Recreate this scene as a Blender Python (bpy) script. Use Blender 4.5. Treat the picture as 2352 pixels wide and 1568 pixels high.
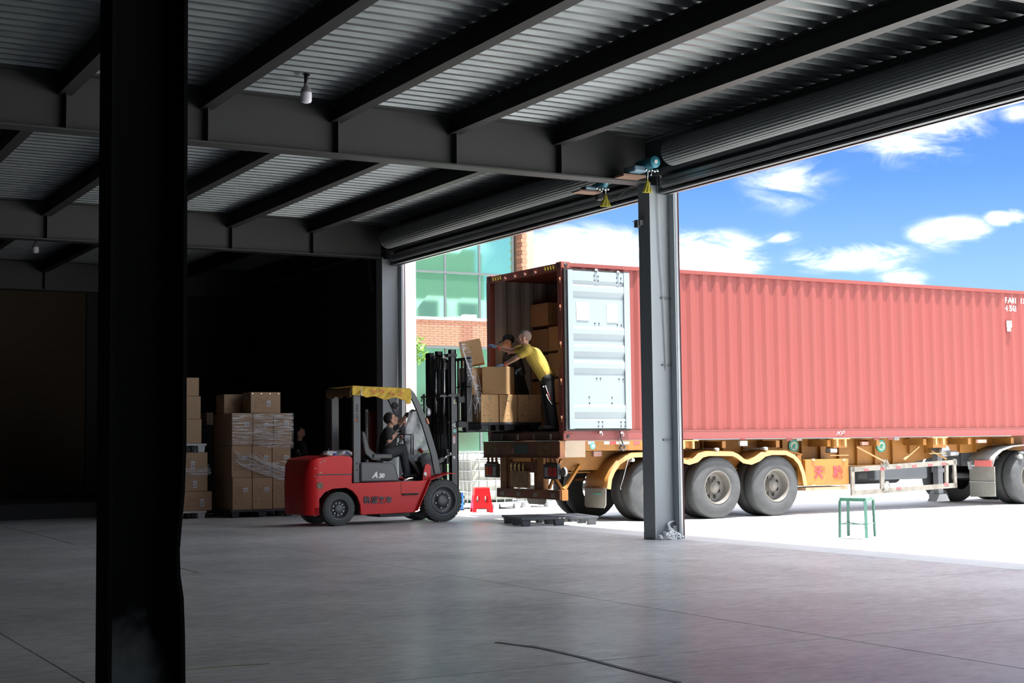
import bpy, bmesh, math, random
import numpy as np
from mathutils import Vector, Matrix
random.seed(7); rng = np.random.default_rng(7)
for o in list(bpy.data.objects): bpy.data.objects.remove(o)
C = bpy.context.scene.collection
sc = bpy.context.scene
PI = math.pi
# ------------------------------------------------------------------ camera
H = 1.304; FPX = 3365.63; CX, CY = 1176.0, 784.0
_va = np.array([-703., 1037.]); _vb = np.array([7226., 944.])
_a = np.array([_va[0]-CX, -(_va[1]-CY), -FPX]); _a /= np.linalg.norm(_a)
_b = np.array([_vb[0]-CX, -(_vb[1]-CY), -FPX]); _b /= np.linalg.norm(_b)
_u = np.cross(_b, _a); _u /= np.linalg.norm(_u); _b = np.cross(_a, _u)
R = np.array([_b, _a, _u])
cd = bpy.data.cameras.new('camera'); cam = bpy.data.objects.new('camera', cd); C.objects.link(cam)
cd.sensor_width = 36; cd.lens = FPX/2352*36; cd.clip_end = 600; cd.clip_start = .1
M4 = Matrix([[*R[0], 0], [*R[1], 0], [*R[2], H], [0, 0, 0, 1]])
cam.matrix_world = M4; sc.camera = cam
# photo-measurement helpers: a ray through a pixel of the 2352x1568 frame met with a real plane
def ray(x, y): return R @ np.array([x-CX, -(y-CY), -FPX])
def on_y(x, y, Y): r = ray(x, y); t = Y/r[1]; return Vector((r[0]*t, Y, r[2]*t+H))
def on_x(x, y, X): r = ray(x, y); t = X/r[0]; return Vector((X, r[1]*t, r[2]*t+H))
def on_z(x, y, z=0.): r = ray(x, y); t = (z-H)/r[2]; return Vector((r[0]*t, r[1]*t, z))
def on_d(x, y, d): r = ray(x, y)*(d/FPX); return Vector((r[0], r[1], r[2]+H))
# ------------------------------------------------------------------ light, sky, exposure
sc.view_settings.view_transform = 'Standard'; sc.view_settings.look = 'None'
sc.view_settings.exposure = 0.0; sc.view_settings.gamma = 1.0; sc.view_settings.use_curve_mapping = False
sc.cycles.max_bounces = 9; sc.cycles.diffuse_bounces = 6; sc.cycles.glossy_bounces = 4; sc.cycles.transparent_max_bounces = 12
sc.cycles.sample_clamp_indirect = 20.0; sc.cycles.caustics_reflective = False; sc.cycles.caustics_refractive = False
sc.cycles.use_denoising = True
SUN = 19.0
sd = bpy.data.lights.new('sun', 'SUN'); sd.energy = SUN; sd.angle = math.radians(1.6); sd.color = (1, .97, .92)
so = bpy.data.objects.new('sun', sd); C.objects.link(so); so.location = (30, -10, 60)
so.rotation_euler = (Vector((-.02, .20, -1.0))).to_track_quat('-Z', 'Y').to_euler()
W = bpy.data.worlds.new('sky'); sc.world = W; W.use_nodes = True; nt = W.node_tree; nt.nodes.clear()
def N(nt, t, **k):
    n = nt.nodes.new(t)
    for a, v in k.items(): setattr(n, a, v)
    return n
def math_(nt, op, a, b=None, c=None, clamp=False):
    n = N(nt, 'ShaderNodeMath', operation=op, use_clamp=clamp)
    for i, v in enumerate((a, b, c)):
        if v is None: continue
        if isinstance(v, (int, float)): n.inputs[i].default_value = v
        else: nt.links.new(v, n.inputs[i])
    return n.outputs[0]
def ramp(nt, fac, stops, interp='LINEAR'):
    n = N(nt, 'ShaderNodeValToRGB'); n.color_ramp.interpolation = interp
    e = n.color_ramp.elements
    while len(e) < len(stops): e.new(.5)
    for i, (p, c) in enumerate(stops):
        e[i].position = p; e[i].color = (*c, 1) if len(c) == 3 else c
    nt.links.new(fac, n.inputs[0]); return n.outputs[0]
def mixc(nt, f, a, b):
    n = N(nt, 'ShaderNodeMix', data_type='RGBA')
    for i, v in ((0, f), (6, a), (7, b)):
        if isinstance(v, (int, float)): n.inputs[i].default_value = v
        elif isinstance(v, tuple): n.inputs[i].default_value = (*v[:3], 1)
        else: nt.links.new(v, n.inputs[i])
    return n.outputs[2]
tc = N(nt, 'ShaderNodeTexCoord'); D = tc.outputs['Generated']
sep = N(nt, 'ShaderNodeSeparateXYZ'); nt.links.new(D, sep.inputs[0])
base = ramp(nt, sep.outputs[2], [(0, (.64, .87, 1.0)), (.105, (.38, .70, 1.0)), (.17, (.18, .44, 1.0)), (.25, (.09, .245, .92)), (1, (.07, .19, .70))])
mp = N(nt, 'ShaderNodeMapping'); mp.inputs['Scale'].default_value = (13, 13, 34); nt.links.new(D, mp.inputs[0])
nz = N(nt, 'ShaderNodeTexNoise'); nz.inputs['Scale'].default_value = 1.5; nz.inputs['Distortion'].default_value = .8; nz.inputs['Detail'].default_value = 7; nz.inputs['Roughness'].default_value = .62
nt.links.new(mp.outputs[0], nz.inputs[0])
tot = None
for (px, py, rx, ry, amp) in [(1330, 590, 240, 95, 1.3), (1640, 590, 160, 75, 1.1), (1960, 590, 190, 46, 1.05), (2085, 640, 85, 34, .9), (2320, 497, 70, 30, 1.15),
                              (2185, 535, 120, 50, .95), (2100, 300, 230, 95, .66), (1810, 415, 150, 95, .56), (1800, 548, 60, 24, .6), (1560, 560, 110, 50, .8), (2340, 262, 60, 30, .6)]:
    c = Vector(ray(px, py)).normalized()
    sx = FPX/rx; sz = FPX/ry
    v = N(nt, 'ShaderNodeVectorMath', operation='SUBTRACT'); nt.links.new(D, v.inputs[0]); v.inputs[1].default_value = c
    v2 = N(nt, 'ShaderNodeVectorMath', operation='MULTIPLY'); nt.links.new(v.outputs[0], v2.inputs[0]); v2.inputs[1].default_value = (sx, sx, sz)
    v3 = N(nt, 'ShaderNodeVectorMath', operation='LENGTH'); nt.links.new(v2.outputs[0], v3.inputs[0])
    m = math_(nt, 'MULTIPLY', math_(nt, 'SUBTRACT', 1.0, v3.outputs[1], clamp=True), amp)
    tot = m if tot is None else math_(nt, 'MAXIMUM', tot, m)
mp2 = N(nt, 'ShaderNodeMapping'); mp2.inputs['Scale'].default_value = (2.2, 2.2, 4.5); mp2.inputs['Location'].default_value = (3, 1, 0); nt.links.new(D, mp2.inputs[0])
nz2 = N(nt, 'ShaderNodeTexNoise'); nz2.inputs['Scale'].default_value = 1.3; nz2.inputs['Detail'].default_value = 6; nt.links.new(mp2.outputs[0], nz2.inputs[0])
gen = ramp(nt, nz2.outputs[0], [(.42, (0, 0, 0)), (.60, (1, 1, 1))])
front = N(nt, 'ShaderNodeVectorMath', operation='DOT_PRODUCT'); nt.links.new(D, front.inputs[0]); front.inputs[1].default_value = Vector(ray(1830, 470)).normalized()
gen = math_(nt, 'MULTIPLY', gen, ramp(nt, front.outputs[1], [(.955, (1, 1, 1)), (.982, (0, 0, 0))]))  # clouds added out of view, brighter than the visible ones to light the hall
edge = math_(nt, 'MULTIPLY_ADD', math_(nt, 'SUBTRACT', nz.outputs[0], .5), 3.0, tot)
dens = math_(nt, 'MULTIPLY', math_(nt, 'MULTIPLY', math_(nt, 'SUBTRACT', edge, .05, clamp=True), 1.15), math_(nt, 'MULTIPLY', tot, 2.2, clamp=True), clamp=True)
vis = dens
dens_n = dens
col = mixc(nt, gen, mixc(nt, math_(nt, 'POWER', vis, 1.5), base, (2.0, 2.02, 2.03)), (5.0, 5.05, 5.1))
bg = N(nt, 'ShaderNodeBackground'); nt.links.new(col, bg.inputs[0]); bg.inputs[1].default_value = 1.0
ow = N(nt, 'ShaderNodeOutputWorld'); nt.links.new(bg.outputs[0], ow.inputs[0])
# ------------------------------------------------------------------ materials
MATS = {}
OUT = {'container red': .55, 'container weathered red': .9, 'trailer orange': .62, 'container door pale blue': .70, 'rail red': .6, 'orange brick': .85, 'mortar': .8, 'peach rendered pier': .85, 'dusty rim': .62,
       'truck tyre sidewall': .68, 'dirty white paint': .5, 'pale orange edge': .8, 'pale rendered wall': .85, 'green stool paint': .8, 'milky tank plastic': .85, 'grey white fender': .6, 'light grey flap': .6}
def mat(name, c, rough=.6, metal=0., c2=None, scale=3., amt=.5, bump=0., bscale=30., spec=.5, stretch=(1, 1, 1), rvar=0., coat=0., alpha=1., trans=0., lo=.35, hi=.7):
    if name in MATS: return MATS[name]
    m = bpy.data.materials.new(name); m.use_nodes = True; t = m.node_tree; b = t.nodes['Principled BSDF']
    b.inputs['Roughness'].default_value = rough; b.inputs['Metallic'].default_value = metal; b.inputs['Specular IOR Level'].default_value = spec
    b.inputs['Base Color'].default_value = (*c, 1)
    if coat: b.inputs['Coat Weight'].default_value = coat; b.inputs['Coat Roughness'].default_value = .15
    if alpha < 1: b.inputs['Alpha'].default_value = alpha
    if trans: b.inputs['Transmission Weight'].default_value = trans
    tcn = N(t, 'ShaderNodeTexCoord'); mpn = N(t, 'ShaderNodeMapping'); mpn.inputs['Scale'].default_value = stretch
    t.links.new(tcn.outputs['Object'], mpn.inputs[0])
    if c2 is None: c2 = tuple(x*.8 for x in c)
    k_ = OUT.get(name, 1.); c = tuple(x*k_ for x in c); c2 = tuple(x*k_ for x in c2)
    n = N(t, 'ShaderNodeTexNoise'); n.inputs['Scale'].default_value = scale; n.inputs['Detail'].default_value = 5; n.inputs['Roughness'].default_value = .6
    t.links.new(mpn.outputs[0], n.inputs[0])
    f = ramp(t, n.outputs[0], [(lo, (0, 0, 0)), (hi, (1, 1, 1))])
    f = math_(t, 'MULTIPLY', f, amt)
    t.links.new(mixc(t, f, c, c2), b.inputs['Base Color'])
    if rvar:
        t.links.new(math_(t, 'MULTIPLY_ADD', n.outputs[0], rvar, rough-rvar*.5, clamp=True), b.inputs['Roughness'])
    if bump:
        nb = N(t, 'ShaderNodeTexNoise'); nb.inputs['Scale'].default_value = bscale; nb.inputs['Detail'].default_value = 3
        t.links.new(mpn.outputs[0], nb.inputs[0])
        bn = N(t, 'ShaderNodeBump'); bn.inputs['Strength'].default_value = bump; bn.inputs['Distance'].default_value = .01
        t.links.new(nb.outputs[0], bn.inputs['Height']); t.links.new(bn.outputs[0], b.inputs['Normal'])
    MATS[name] = m; return m
steel = mat('dark painted steel', (.17, .185, .195), .55, c2=(.04, .042, .042), scale=1.2, bump=.05)
steel2 = mat('grey painted steel', (.12, .13, .135), .5, c2=(.08, .085, .09), scale=1.2)
joistm = mat('joist paint', (.018, .019, .019), .6)
beamm = mat('beam paint', (.034, .036, .036), .55, c2=(.024, .026, .025), scale=.8, bump=.05)
galv = mat('galvanised deck', (.19, .21, .215), .36, .6, c2=(.08, .09, .095), scale=2.2, stretch=(.6, 3, 3), rvar=.2)
black = mat('black paint', (.014, .015, .017), .45, c2=(.03, .03, .032), scale=6)
blackg = mat('worn black steel', (.028, .030, .034), .38, c2=(.07, .06, .055), scale=9, lo=.5, hi=.8)
rubber = mat('black rubber', (.02, .021, .022), .75, c2=(.045, .046, .045), scale=8)
tyred = mat('dusty tyre rubber', (.075, .083, .083), .8, c2=(.045, .05, .05), scale=5, bump=.1)
tyret = mat('truck tyre sidewall', (.085, .09, .095), .8, c2=(.035, .038, .04), scale=4, stretch=(1, 1, 1.6), bump=.1)
red = mat('red forklift paint', (.66, .014, .018), .42, c2=(.55, .015, .018), scale=2, spec=.35)
redr = mat('container red', (.36, .062, .052), .55, c2=(.32, .074, .062), scale=1.6, stretch=(1, 1, .3), bump=.03)
redd = mat('container weathered red', (.25, .055, .04), .65, c2=(.10, .045, .035), scale=5, lo=.4, hi=.65)
orange = mat('trailer orange', (.48, .20, .03), .6, c2=(.26, .115, .035), scale=3.2, lo=.45, hi=.7, bump=.05)
rust = mat('rusty brown steel', (.14, .055, .03), .75, c2=(.28, .12, .03), scale=3, lo=.42, hi=.62, bump=.15)
ironw = mat('dirty white paint', (.38, .36, .31), .7, c2=(.20, .16, .13), scale=6, lo=.48, hi=.6)
chrome = mat('polished steel', (.75, .76, .78), .2, 1.0, amt=.1)
rim_m = mat('dusty rim', (.24, .225, .20), .6, c2=(.12, .11, .10), scale=5)
doorw = mat('container door pale blue', (.33, .40, .43), .5, c2=(.31, .37, .40), scale=2)
white = mat('white plastic', (.78, .80, .80), .4, amt=.2)
whitep = mat('white sheet metal', (.80, .85, .87), .5, c2=(.76, .81, .83), scale=1)
ibcm = mat('milky tank plastic', (.46, .475, .43), .45, c2=(.40, .415, .36), scale=1.2)
cage = mat('galvanised cage tube', (.40, .42, .43), .35, .7)
hoodm = mat('dark grey hood', (.06, .066, .078), .35, c2=(.05, .052, .06), scale=3)
vinyl = mat('black vinyl', (.02, .021, .023), .35, c2=(.035, .036, .04), scale=5)
cloth_y = mat('yellow canopy cloth', (.62, .42, .06), .8, c2=(.45, .27, .03), scale=9, bump=.3, bscale=12)
pinkm = mat('faded pink print', (.60, .12, .10), .8)
redp = mat('red plastic', (.70, .008, .012), .3, c2=(.6, .01, .012), scale=3)
pall = mat('black plastic pallet', (.035, .04, .05), .5, c2=(.09, .10, .11), scale=9)
palw = mat('pale grey pallet', (.55, .58, .62), .5)
blue = mat('blue plastic', (.02, .16, .48), .4)
teal = mat('teal motor paint', (.04, .24, .33), .4)
greenst = mat('green stool paint', (.05, .17, .125), .45, c2=(.03, .09, .07), scale=12)
yel = mat('yellow translucent tag', (.45, .40, .03), .5, c2=(.30, .25, .03), scale=20)
tape = mat('pale packing tape', (.50, .36, .20), .3)
label_m = mat('white paper label', (.66, .68, .74), .6)
skin_m = mat('skin', (.56, .31, .22), .5, c2=(.48, .25, .17), scale=14)
hair_m = mat('black hair', (.012, .011, .011), .6)
hairs = mat('shaved hair', (.27, .19, .155), .8, c2=(.16, .12, .105), scale=30)
shirt_y = mat('mustard shirt cloth', (.50, .36, .065), .85, c2=(.38, .26, .04), scale=5, bump=.9, bscale=11)
cl_black = mat('black cloth', (.012, .012, .014), .8, c2=(.02, .02, .023), scale=6, bump=.3, bscale=10)
cl_dark = mat('dark grey cloth', (.035, .037, .045), .8, c2=(.05, .055, .065), scale=6, bump=.3, bscale=10)
glove = mat('blue grey glove', (.07, .16, .30), .6, c2=(.14, .15, .16), scale=18)
orgm = mat('orange cuff', (.80, .10, .02), .6)
whiteem = mat('white paint mark', (.80, .80, .80), .5, amt=.1)
redmark = mat('red brush paint', (.75, .04, .05), .6)
darkmark = mat('dark raised lettering', (.045, .035, .05), .4)
brickm = mat('orange brick', (.42, .19, .115), .85, c2=(.36, .145, .085), scale=2.5, bump=.1)
mortar = mat('pale mortar', (.62, .56, .50), .9)
peach = mat('peach rendered pier', (.55, .36, .24), .85)
mull = mat('grey mullion', (.10, .12, .12), .4)
asphalt = mat('far yard', (.30, .31, .30), .9)
leafm = mat('leaf green', (.16, .32, .05), .6, c2=(.07, .18, .03), scale=6)
oppw = mat('pale rendered wall', (.52, .54, .49), .85)
lensr = mat('red lamp lens', (.45, .02, .015), .25)
lensa = mat('amber lamp lens', (.6, .12, .01), .25)
cyel = mat('yellow warning stripe', (.75, .60, .05), .6)
silv = mat('silver casing', (.35, .36, .37), .35, .6)
ropem = mat('white rope', (.88, .90, .91), .8, amt=.1)
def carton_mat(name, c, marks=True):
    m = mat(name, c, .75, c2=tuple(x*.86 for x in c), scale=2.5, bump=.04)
    if not marks: return m
    t = m.node_tree; b = t.nodes['Principled BSDF']
    src = b.inputs['Base Color'].links[0].from_socket
    tcn = N(t, 'ShaderNodeTexCoord'); s = N(t, 'ShaderNodeSeparateXYZ'); t.links.new(tcn.outputs['Generated'], s.inputs[0])
    mpn = N(t, 'ShaderNodeMapping'); mpn.inputs['Scale'].default_value = (34, 34, 15); t.links.new(tcn.outputs['Generated'], mpn.inputs[0])
    n = N(t, 'ShaderNodeTexNoise'); n.inputs['Scale'].default_value = 1.; n.inputs['Detail'].default_value = 1; t.links.new(mpn.outputs[0], n.inputs[0])
    w = math_(t, 'GREATER_THAN', n.outputs[0], .52)
    row = math_(t, 'LESS_THAN', math_(t, 'FRACT', math_(t, 'MULTIPLY', s.outputs[2], 13.)), .38)
    zone = math_(t, 'MULTIPLY', math_(t, 'LESS_THAN', math_(t, 'ABSOLUTE', math_(t, 'SUBTRACT', s.outputs[2], .48)), .30), math_(t, 'LESS_THAN', math_(t, 'ABSOLUTE', math_(t, 'SUBTRACT', s.outputs[0], .36)), .24))
    mid = N(t, 'ShaderNodeTexNoise'); mid.inputs['Scale'].default_value = 4.5; t.links.new(tcn.outputs['Generated'], mid.inputs[0])
    f = math_(t, 'MULTIPLY', math_(t, 'MULTIPLY', w, row), math_(t, 'MULTIPLY', zone, math_(t, 'GREATER_THAN', mid.outputs[0], .45)))
    f = math_(t, 'MULTIPLY', f, .7)
    t.links.new(mixc(t, f, src, (.05, .035, .025)), b.inputs['Base Color'])
    return m
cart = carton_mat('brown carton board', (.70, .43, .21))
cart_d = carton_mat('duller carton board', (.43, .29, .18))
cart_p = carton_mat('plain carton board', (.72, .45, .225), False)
# wrap film: thin glossy clear film
wrap = bpy.data.materials.new('stretch wrap'); wrap.use_nodes = True; t = wrap.node_tree; t.nodes.clear()
tr = N(t, 'ShaderNodeBsdfTransparent'); tr.inputs[0].default_value = (.93, .93, .93, 1)
gl = N(t, 'ShaderNodeBsdfGlossy'); gl.inputs['Roughness'].default_value = .25; gl.inputs[0].default_value = (.9, .92, .95, 1)
df = N(t, 'ShaderNodeBsdfDiffuse'); df.inputs[0].default_value = (.8, .82, .85, 1)
tcn = N(t, 'ShaderNodeTexCoord'); mpn = N(t, 'ShaderNodeMapping'); mpn.inputs['Scale'].default_value = (3, 3, 34); t.links.new(tcn.outputs['Object'], mpn.inputs[0])
nn = N(t, 'ShaderNodeTexNoise'); nn.inputs['Scale'].default_value = 1.5; nn.inputs['Detail'].default_value = 4; t.links.new(mpn.outputs[0], nn.inputs[0])
fr = ramp(t, nn.outputs[0], [(.48, (.03, .03, .03)), (.68, (.55, .55, .55))])
m1 = N(t, 'ShaderNodeMixShader'); m1.inputs[0].default_value = .5; t.links.new(gl.outputs[0], m1.inputs[1]); t.links.new(df.outputs[0], m1.inputs[2])
m2 = N(t, 'ShaderNodeMixShader'); t.links.new(fr, m2.inputs[0]); t.links.new(tr.outputs[0], m2.inputs[1]); t.links.new(m1.outputs[0], m2.inputs[2])
bn = N(t, 'ShaderNodeBump'); bn.inputs['Strength'].default_value = .8; bn.inputs['Distance'].default_value = .02; t.links.new(nn.outputs[0], bn.inputs['Height']); t.links.new(bn.outputs[0], gl.inputs['Normal'])
oo = N(t, 'ShaderNodeOutputMaterial'); t.links.new(m2.outputs[0], oo.inputs[0])
strand_m = mat('bright wrap strand', (.80, .82, .86), .3, amt=.2)
# concrete floor
def floor_mat(name, c1, c2, r0, rv, spec=.5):
    m = bpy.data.materials.new(name); m.use_nodes = True; t = m.node_tree; b = t.nodes['Principled BSDF']
    g = N(t, 'ShaderNodeNewGeometry'); P = g.outputs['Position']
    n1 = N(t, 'ShaderNodeTexNoise'); n1.inputs['Scale'].default_value = .55; n1.inputs['Detail'].default_value = 8; n1.inputs['Roughness'].default_value = .65; t.links.new(P, n1.inputs[0])
    n2 = N(t, 'ShaderNodeTexNoise'); n2.inputs['Scale'].default_value = 7; n2.inputs['Detail'].default_value = 6; n2.inputs['Roughness'].default_value = .7; t.links.new(P, n2.inputs[0])
    mpd = N(t, 'ShaderNodeMapping'); mpd.inputs['Rotation'].default_value = (0, 0, .5); mpd.inputs['Scale'].default_value = (1.2, 3.0, 1); t.links.new(P, mpd.inputs[0])
    n4 = N(t, 'ShaderNodeTexNoise'); n4.inputs['Scale'].default_value = 4.5; n4.inputs['Detail'].default_value = 9; n4.inputs['Roughness'].default_value = .78; t.links.new(mpd.outputs[0], n4.inputs[0])
    v = math_(t, 'ADD', math_(t, 'MULTIPLY', n1.outputs[0], .45), math_(t, 'MULTIPLY', n4.outputs[0], .55))
    t.links.new(ramp(t, v, [(.40, c2), (.58, c1)]), b.inputs['Base Color'])
    t.links.new(math_(t, 'MULTIPLY_ADD', n2.outputs[0], rv, r0-rv*.5, clamp=True), b.inputs['Roughness'])
    b.inputs['Specular IOR Level'].default_value = spec
    if r0 < .6:
        b.inputs['Coat Weight'].default_value = .45; mpc = N(t, 'ShaderNodeMapping'); mpc.inputs['Rotation'].default_value = (0, 0, .5); mpc.inputs['Scale'].default_value = (2.2, 9, 1); t.links.new(P, mpc.inputs[0])
        n3 = N(t, 'ShaderNodeTexNoise'); n3.inputs['Scale'].default_value = 1.6; n3.inputs['Detail'].default_value = 7; n3.inputs['Roughness'].default_value = .7; t.links.new(mpc.outputs[0], n3.inputs[0])
        t.links.new(ramp(t, n3.outputs[0], [(.38, (.10, .10, .10)), (.62, (.36, .36, .36))]), b.inputs['Coat Weight'])
        t.links.new(math_(t, 'MULTIPLY_ADD', n2.outputs[0], .2, .12), b.inputs['Coat Roughness'])
    bn = N(t, 'ShaderNodeBump'); bn.inputs['Strength'].default_value = .05; bn.inputs['Distance'].default_value = .01
    t.links.new(n1.outputs[0], bn.inputs['Height']); t.links.new(bn.outputs[0], b.inputs['Normal'])
    return m
floor_in = floor_mat('worn glossy concrete', (.72, .72, .70), (.42, .425, .42), .55, .2, .18)
floor_out = floor_mat('sunlit yard concrete', (.68, .68, .66), (.58, .58, .57), .7, .1)
# ------------------------------------------------------------------ mesh helpers
class MB:
    def __init__(s): s.v = []; s.f = []; s.sm = []
    def add(s, vs, fs, smooth=False):
        o = len(s.v); s.v += [tuple(x) for x in vs]; s.f += [tuple(i+o for i in f) for f in fs]; s.sm += [smooth]*len(fs); return s
    def box(s, x0, x1, y0, y1, z0, z1, M=None):
        vs = [Vector((x, y, z)) for z in (z0, z1) for y in (y0, y1) for x in (x0, x1)]
        if M is not None: vs = [M @ v for v in vs]
        return s.add(vs, [(0, 2, 3, 1), (4, 5, 7, 6), (0, 1, 5, 4), (2, 6, 7, 3), (0, 4, 6, 2), (1, 3, 7, 5)])
    def cbox(s, c, dx, dy, dz, M=None): return s.box(c[0]-dx/2, c[0]+dx/2, c[1]-dy/2, c[1]+dy/2, c[2]-dz/2, c[2]+dz/2, M)
    def frus(s, p0, p1, r0, r1, n=12, caps=True):
        p0 = Vector(p0); p1 = Vector(p1); d = (p1-p0).normalized()
        a = d.orthogonal().normalized(); b = d.cross(a)
        vs = [p + (a*math.cos(2*PI*i/n) + b*math.sin(2*PI*i/n))*r for p, r in ((p0, r0), (p1, r1)) for i in range(n)]
        s.add(vs, [(i, (i+1) % n, n+(i+1) % n, n+i) for i in range(n)], True)
        if caps: s.add(vs, [tuple(range(n))[::-1], tuple(range(n, 2*n))])
        return s
    def cyl(s, p0, p1, r, n=12): return s.frus(p0, p1, r, r, n)
    def bar(s, p0, p1, w, h, up=(0, 0, 1)):
        p0 = Vector(p0); p1 = Vector(p1); d = (p1-p0); L = d.length; d.normalize(); u = Vector(up)
        a = u.cross(d)
        if a.length < 1e-4: a = d.orthogonal()
        a.normalize(); u = d.cross(a)
        M = Matrix(((d.x, a.x, u.x, p0.x), (d.y, a.y, u.y, p0.y), (d.z, a.z, u.z, p0.z), (0, 0, 0, 1)))
        return s.box(0, L, -w/2, w/2, -h/2, h/2, M)
    def tube(s, pts, r, n=8, closed=False):
        pts = [Vector(p) for p in pts]; k = len(pts); rings = []
        rr = r if isinstance(r, (list, tuple)) else [r]*k
        up = None
        for i, p in enumerate(pts):
            d = (pts[min(i+1, k-1)] - pts[max(i-1, 0)])
            if closed: d = pts[(i+1) % k]-pts[i-1]
            d.normalize()
            if up is None: up = d.orthogonal().normalized()
            a = (up - d*up.dot(d))
            a = a.normalized() if a.length > 1e-5 else d.orthogonal().normalized()
            up = a; b = d.cross(a)
            rings.append([p+(a*math.cos(2*PI*j/n)+b*math.sin(2*PI*j/n))*rr[i] for j in range(n)])
        vs = [v for r_ in rings for v in r_]; fs = []
        for i in range(k if closed else k-1):
            q = (i+1) % k
            fs += [(i*n+j, i*n+(j+1) % n, q*n+(j+1) % n, q*n+j) for j in range(n)]
        s.add(vs, fs, True)
        if not closed: s.add(vs, [tuple(range(n))[::-1], tuple(range((k-1)*n, k*n))])
        return s
    def prism(s, poly, axis, a0, a1, M=None):
        """poly: 2-d points; axis 'y': (x,z) extruded along y; 'x': (y,z); 'z': (x,y)"""
        def P(q, a): return {'y': Vector((q[0], a, q[1])), 'x': Vector((a, q[0], q[1])), 'z': Vector((q[0], q[1], a))}[axis]
        n = len(poly); vs = [P(q, a0) for q in poly]+[P(q, a1) for q in poly]
        if M is not None: vs = [M @ v for v in vs]
        return s.add(vs, [tuple(range(n)), tuple(range(n, 2*n))[::-1]]+[(i, n+i, n+(i+1) % n, (i+1) % n) for i in range(n)])
    def lathe(s, prof, c, axis='y', n=32, smooth=True):
        """prof: (r, a) list, a along axis"""
        c = Vector(c); k = len(prof); vs = []
        for r, a in prof:
            for j in range(n):
                u, w = r*math.cos(2*PI*j/n), r*math.sin(2*PI*j/n)
                vs.append(c + {'y': Vector((u, a, w)), 'x': Vector((a, u, w)), 'z': Vector((u, w, a))}[axis])
        fs = [(i*n+j, i*n+(j+1) % n, (i+1)*n+(j+1) % n, (i+1)*n+j) for i in range(k-1) for j in range(n)]
        s.add(vs, fs, smooth)
        return s
    def sphere(s, c, r, nu=14, nv=9, M=None):
        c = Vector(c); rx = r if isinstance(r, (tuple, list)) else (r, r, r); vs = []
        for i in range(nv+1):
            th = PI*i/nv
            for j in range(nu):
                ph = 2*PI*j/nu
                v = Vector((rx[0]*math.sin(th)*math.cos(ph), rx[1]*math.sin(th)*math.sin(ph), rx[2]*math.cos(th)))
                vs.append(c+(M @ v if M is not None else v))
        return s.add(vs, [(i*nu+j, (i+1)*nu+j, (i+1)*nu+(j+1) % nu, i*nu+(j+1) % nu) for i in range(nv) for j in range(nu)], True)
    def grid(s, fn, nu, nv, smooth=True):
        vs = [fn(i/nu, j/nv) for j in range(nv+1) for i in range(nu+1)]
        return s.add(vs, [(j*(nu+1)+i, j*(nu+1)+i+1, (j+1)*(nu+1)+i+1, (j+1)*(nu+1)+i) for j in range(nv) for i in range(nu)], smooth)
def build(name, mb, m, parent=None, bevel=0, recalc=True, solid=0):
    me = bpy.data.meshes.new(name)
    vs = mb.v
    me.from_pydata(vs, [], mb.f); 
    for p, sm in zip(me.polygons, mb.sm): p.use_smooth = sm
    if recalc:
        bm = bmesh.new(); bm.from_mesh(me); bmesh.ops.remove_doubles(bm, verts=bm.verts, dist=1e-5) if any(mb.sm) else None
        bmesh.ops.recalc_face_normals(bm, faces=bm.faces); bm.to_mesh(me); bm.free()
    me.materials.append(m); me.update()
    o = bpy.data.objects.new(name, me); C.objects.link(o)
    if parent is not None:
        o.parent = parent
        if not is_local(parent): me.transform(WM(parent).inverted())
    if bevel:
        b = o.modifiers.new('bevel', 'BEVEL'); b.width = bevel; b.segments = 2; b.limit_method = 'ANGLE'
    if solid:
        b = o.modifiers.new('solid', 'SOLIDIFY'); b.thickness = solid
    return o
LOCAL = set()
def is_local(o):
    while o is not None:
        if o.name in LOCAL: return True
        o = o.parent
    return False
def WM(o):
    M = o.matrix_basis.copy()
    while o.parent is not None: o = o.parent; M = o.matrix_basis @ M
    return M
def tag(o, label, cat, group=None, kind=None):
    o['label'] = label; o['category'] = cat
    if group: o['group'] = group
    if kind: o['kind'] = kind
    return o
def thing(name, label, cat, loc=(0, 0, 0), rz=0., group=None, kind=None):
    o = bpy.data.objects.new(name, None); C.objects.link(o); o.location = loc; o.rotation_euler = (0, 0, rz); o.empty_display_size = .1
    return tag(o, label, cat, group, kind)
def struct(name, mb, m, parent=None, **k):
    o = build(name, mb, m, parent, **k)
    if parent is None: o['kind'] = 'structure'
    return o
def copy_tree(o, parent=None):
    c = o.copy(); C.objects.link(c); c.parent = parent
    for ch in [x for x in bpy.data.objects if x.parent == o]: copy_tree(ch, c)
    return c
def text_mesh(name, s, size, m, M, parent, shear=0., extrude=.003, offset=0., sx=1.):
    cu = bpy.data.curves.new(name, 'FONT'); cu.body = s; cu.size = size; cu.extrude = extrude; cu.shear = shear; cu.offset = offset; cu.align_x = 'CENTER'; cu.align_y = 'CENTER'; cu.resolution_u = 3
    o = bpy.data.objects.new('tmp', cu); C.objects.link(o)
    dg = bpy.context.evaluated_depsgraph_get(); dg.update()
    me = bpy.data.meshes.new_from_object(o.evaluated_get(dg)); bpy.data.objects.remove(o)
    S = Matrix.Diagonal((sx, 1, 1, 1)); me.transform(M @ S); me.materials.clear(); me.materials.append(m)
    o = bpy.data.objects.new(name, me); C.objects.link(o)
    if parent is not None:
        o.parent = parent
        if not is_local(parent): me.transform(WM(parent).inverted())
    return o
FACE_MY = Matrix(((1, 0, 0, 0), (0, 0, -1, 0), (0, 1, 0, 0), (0, 0, 0, 1)))   # text lying in xz, facing -y
def at(M, p): return Matrix.Translation(p) @ M
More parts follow.
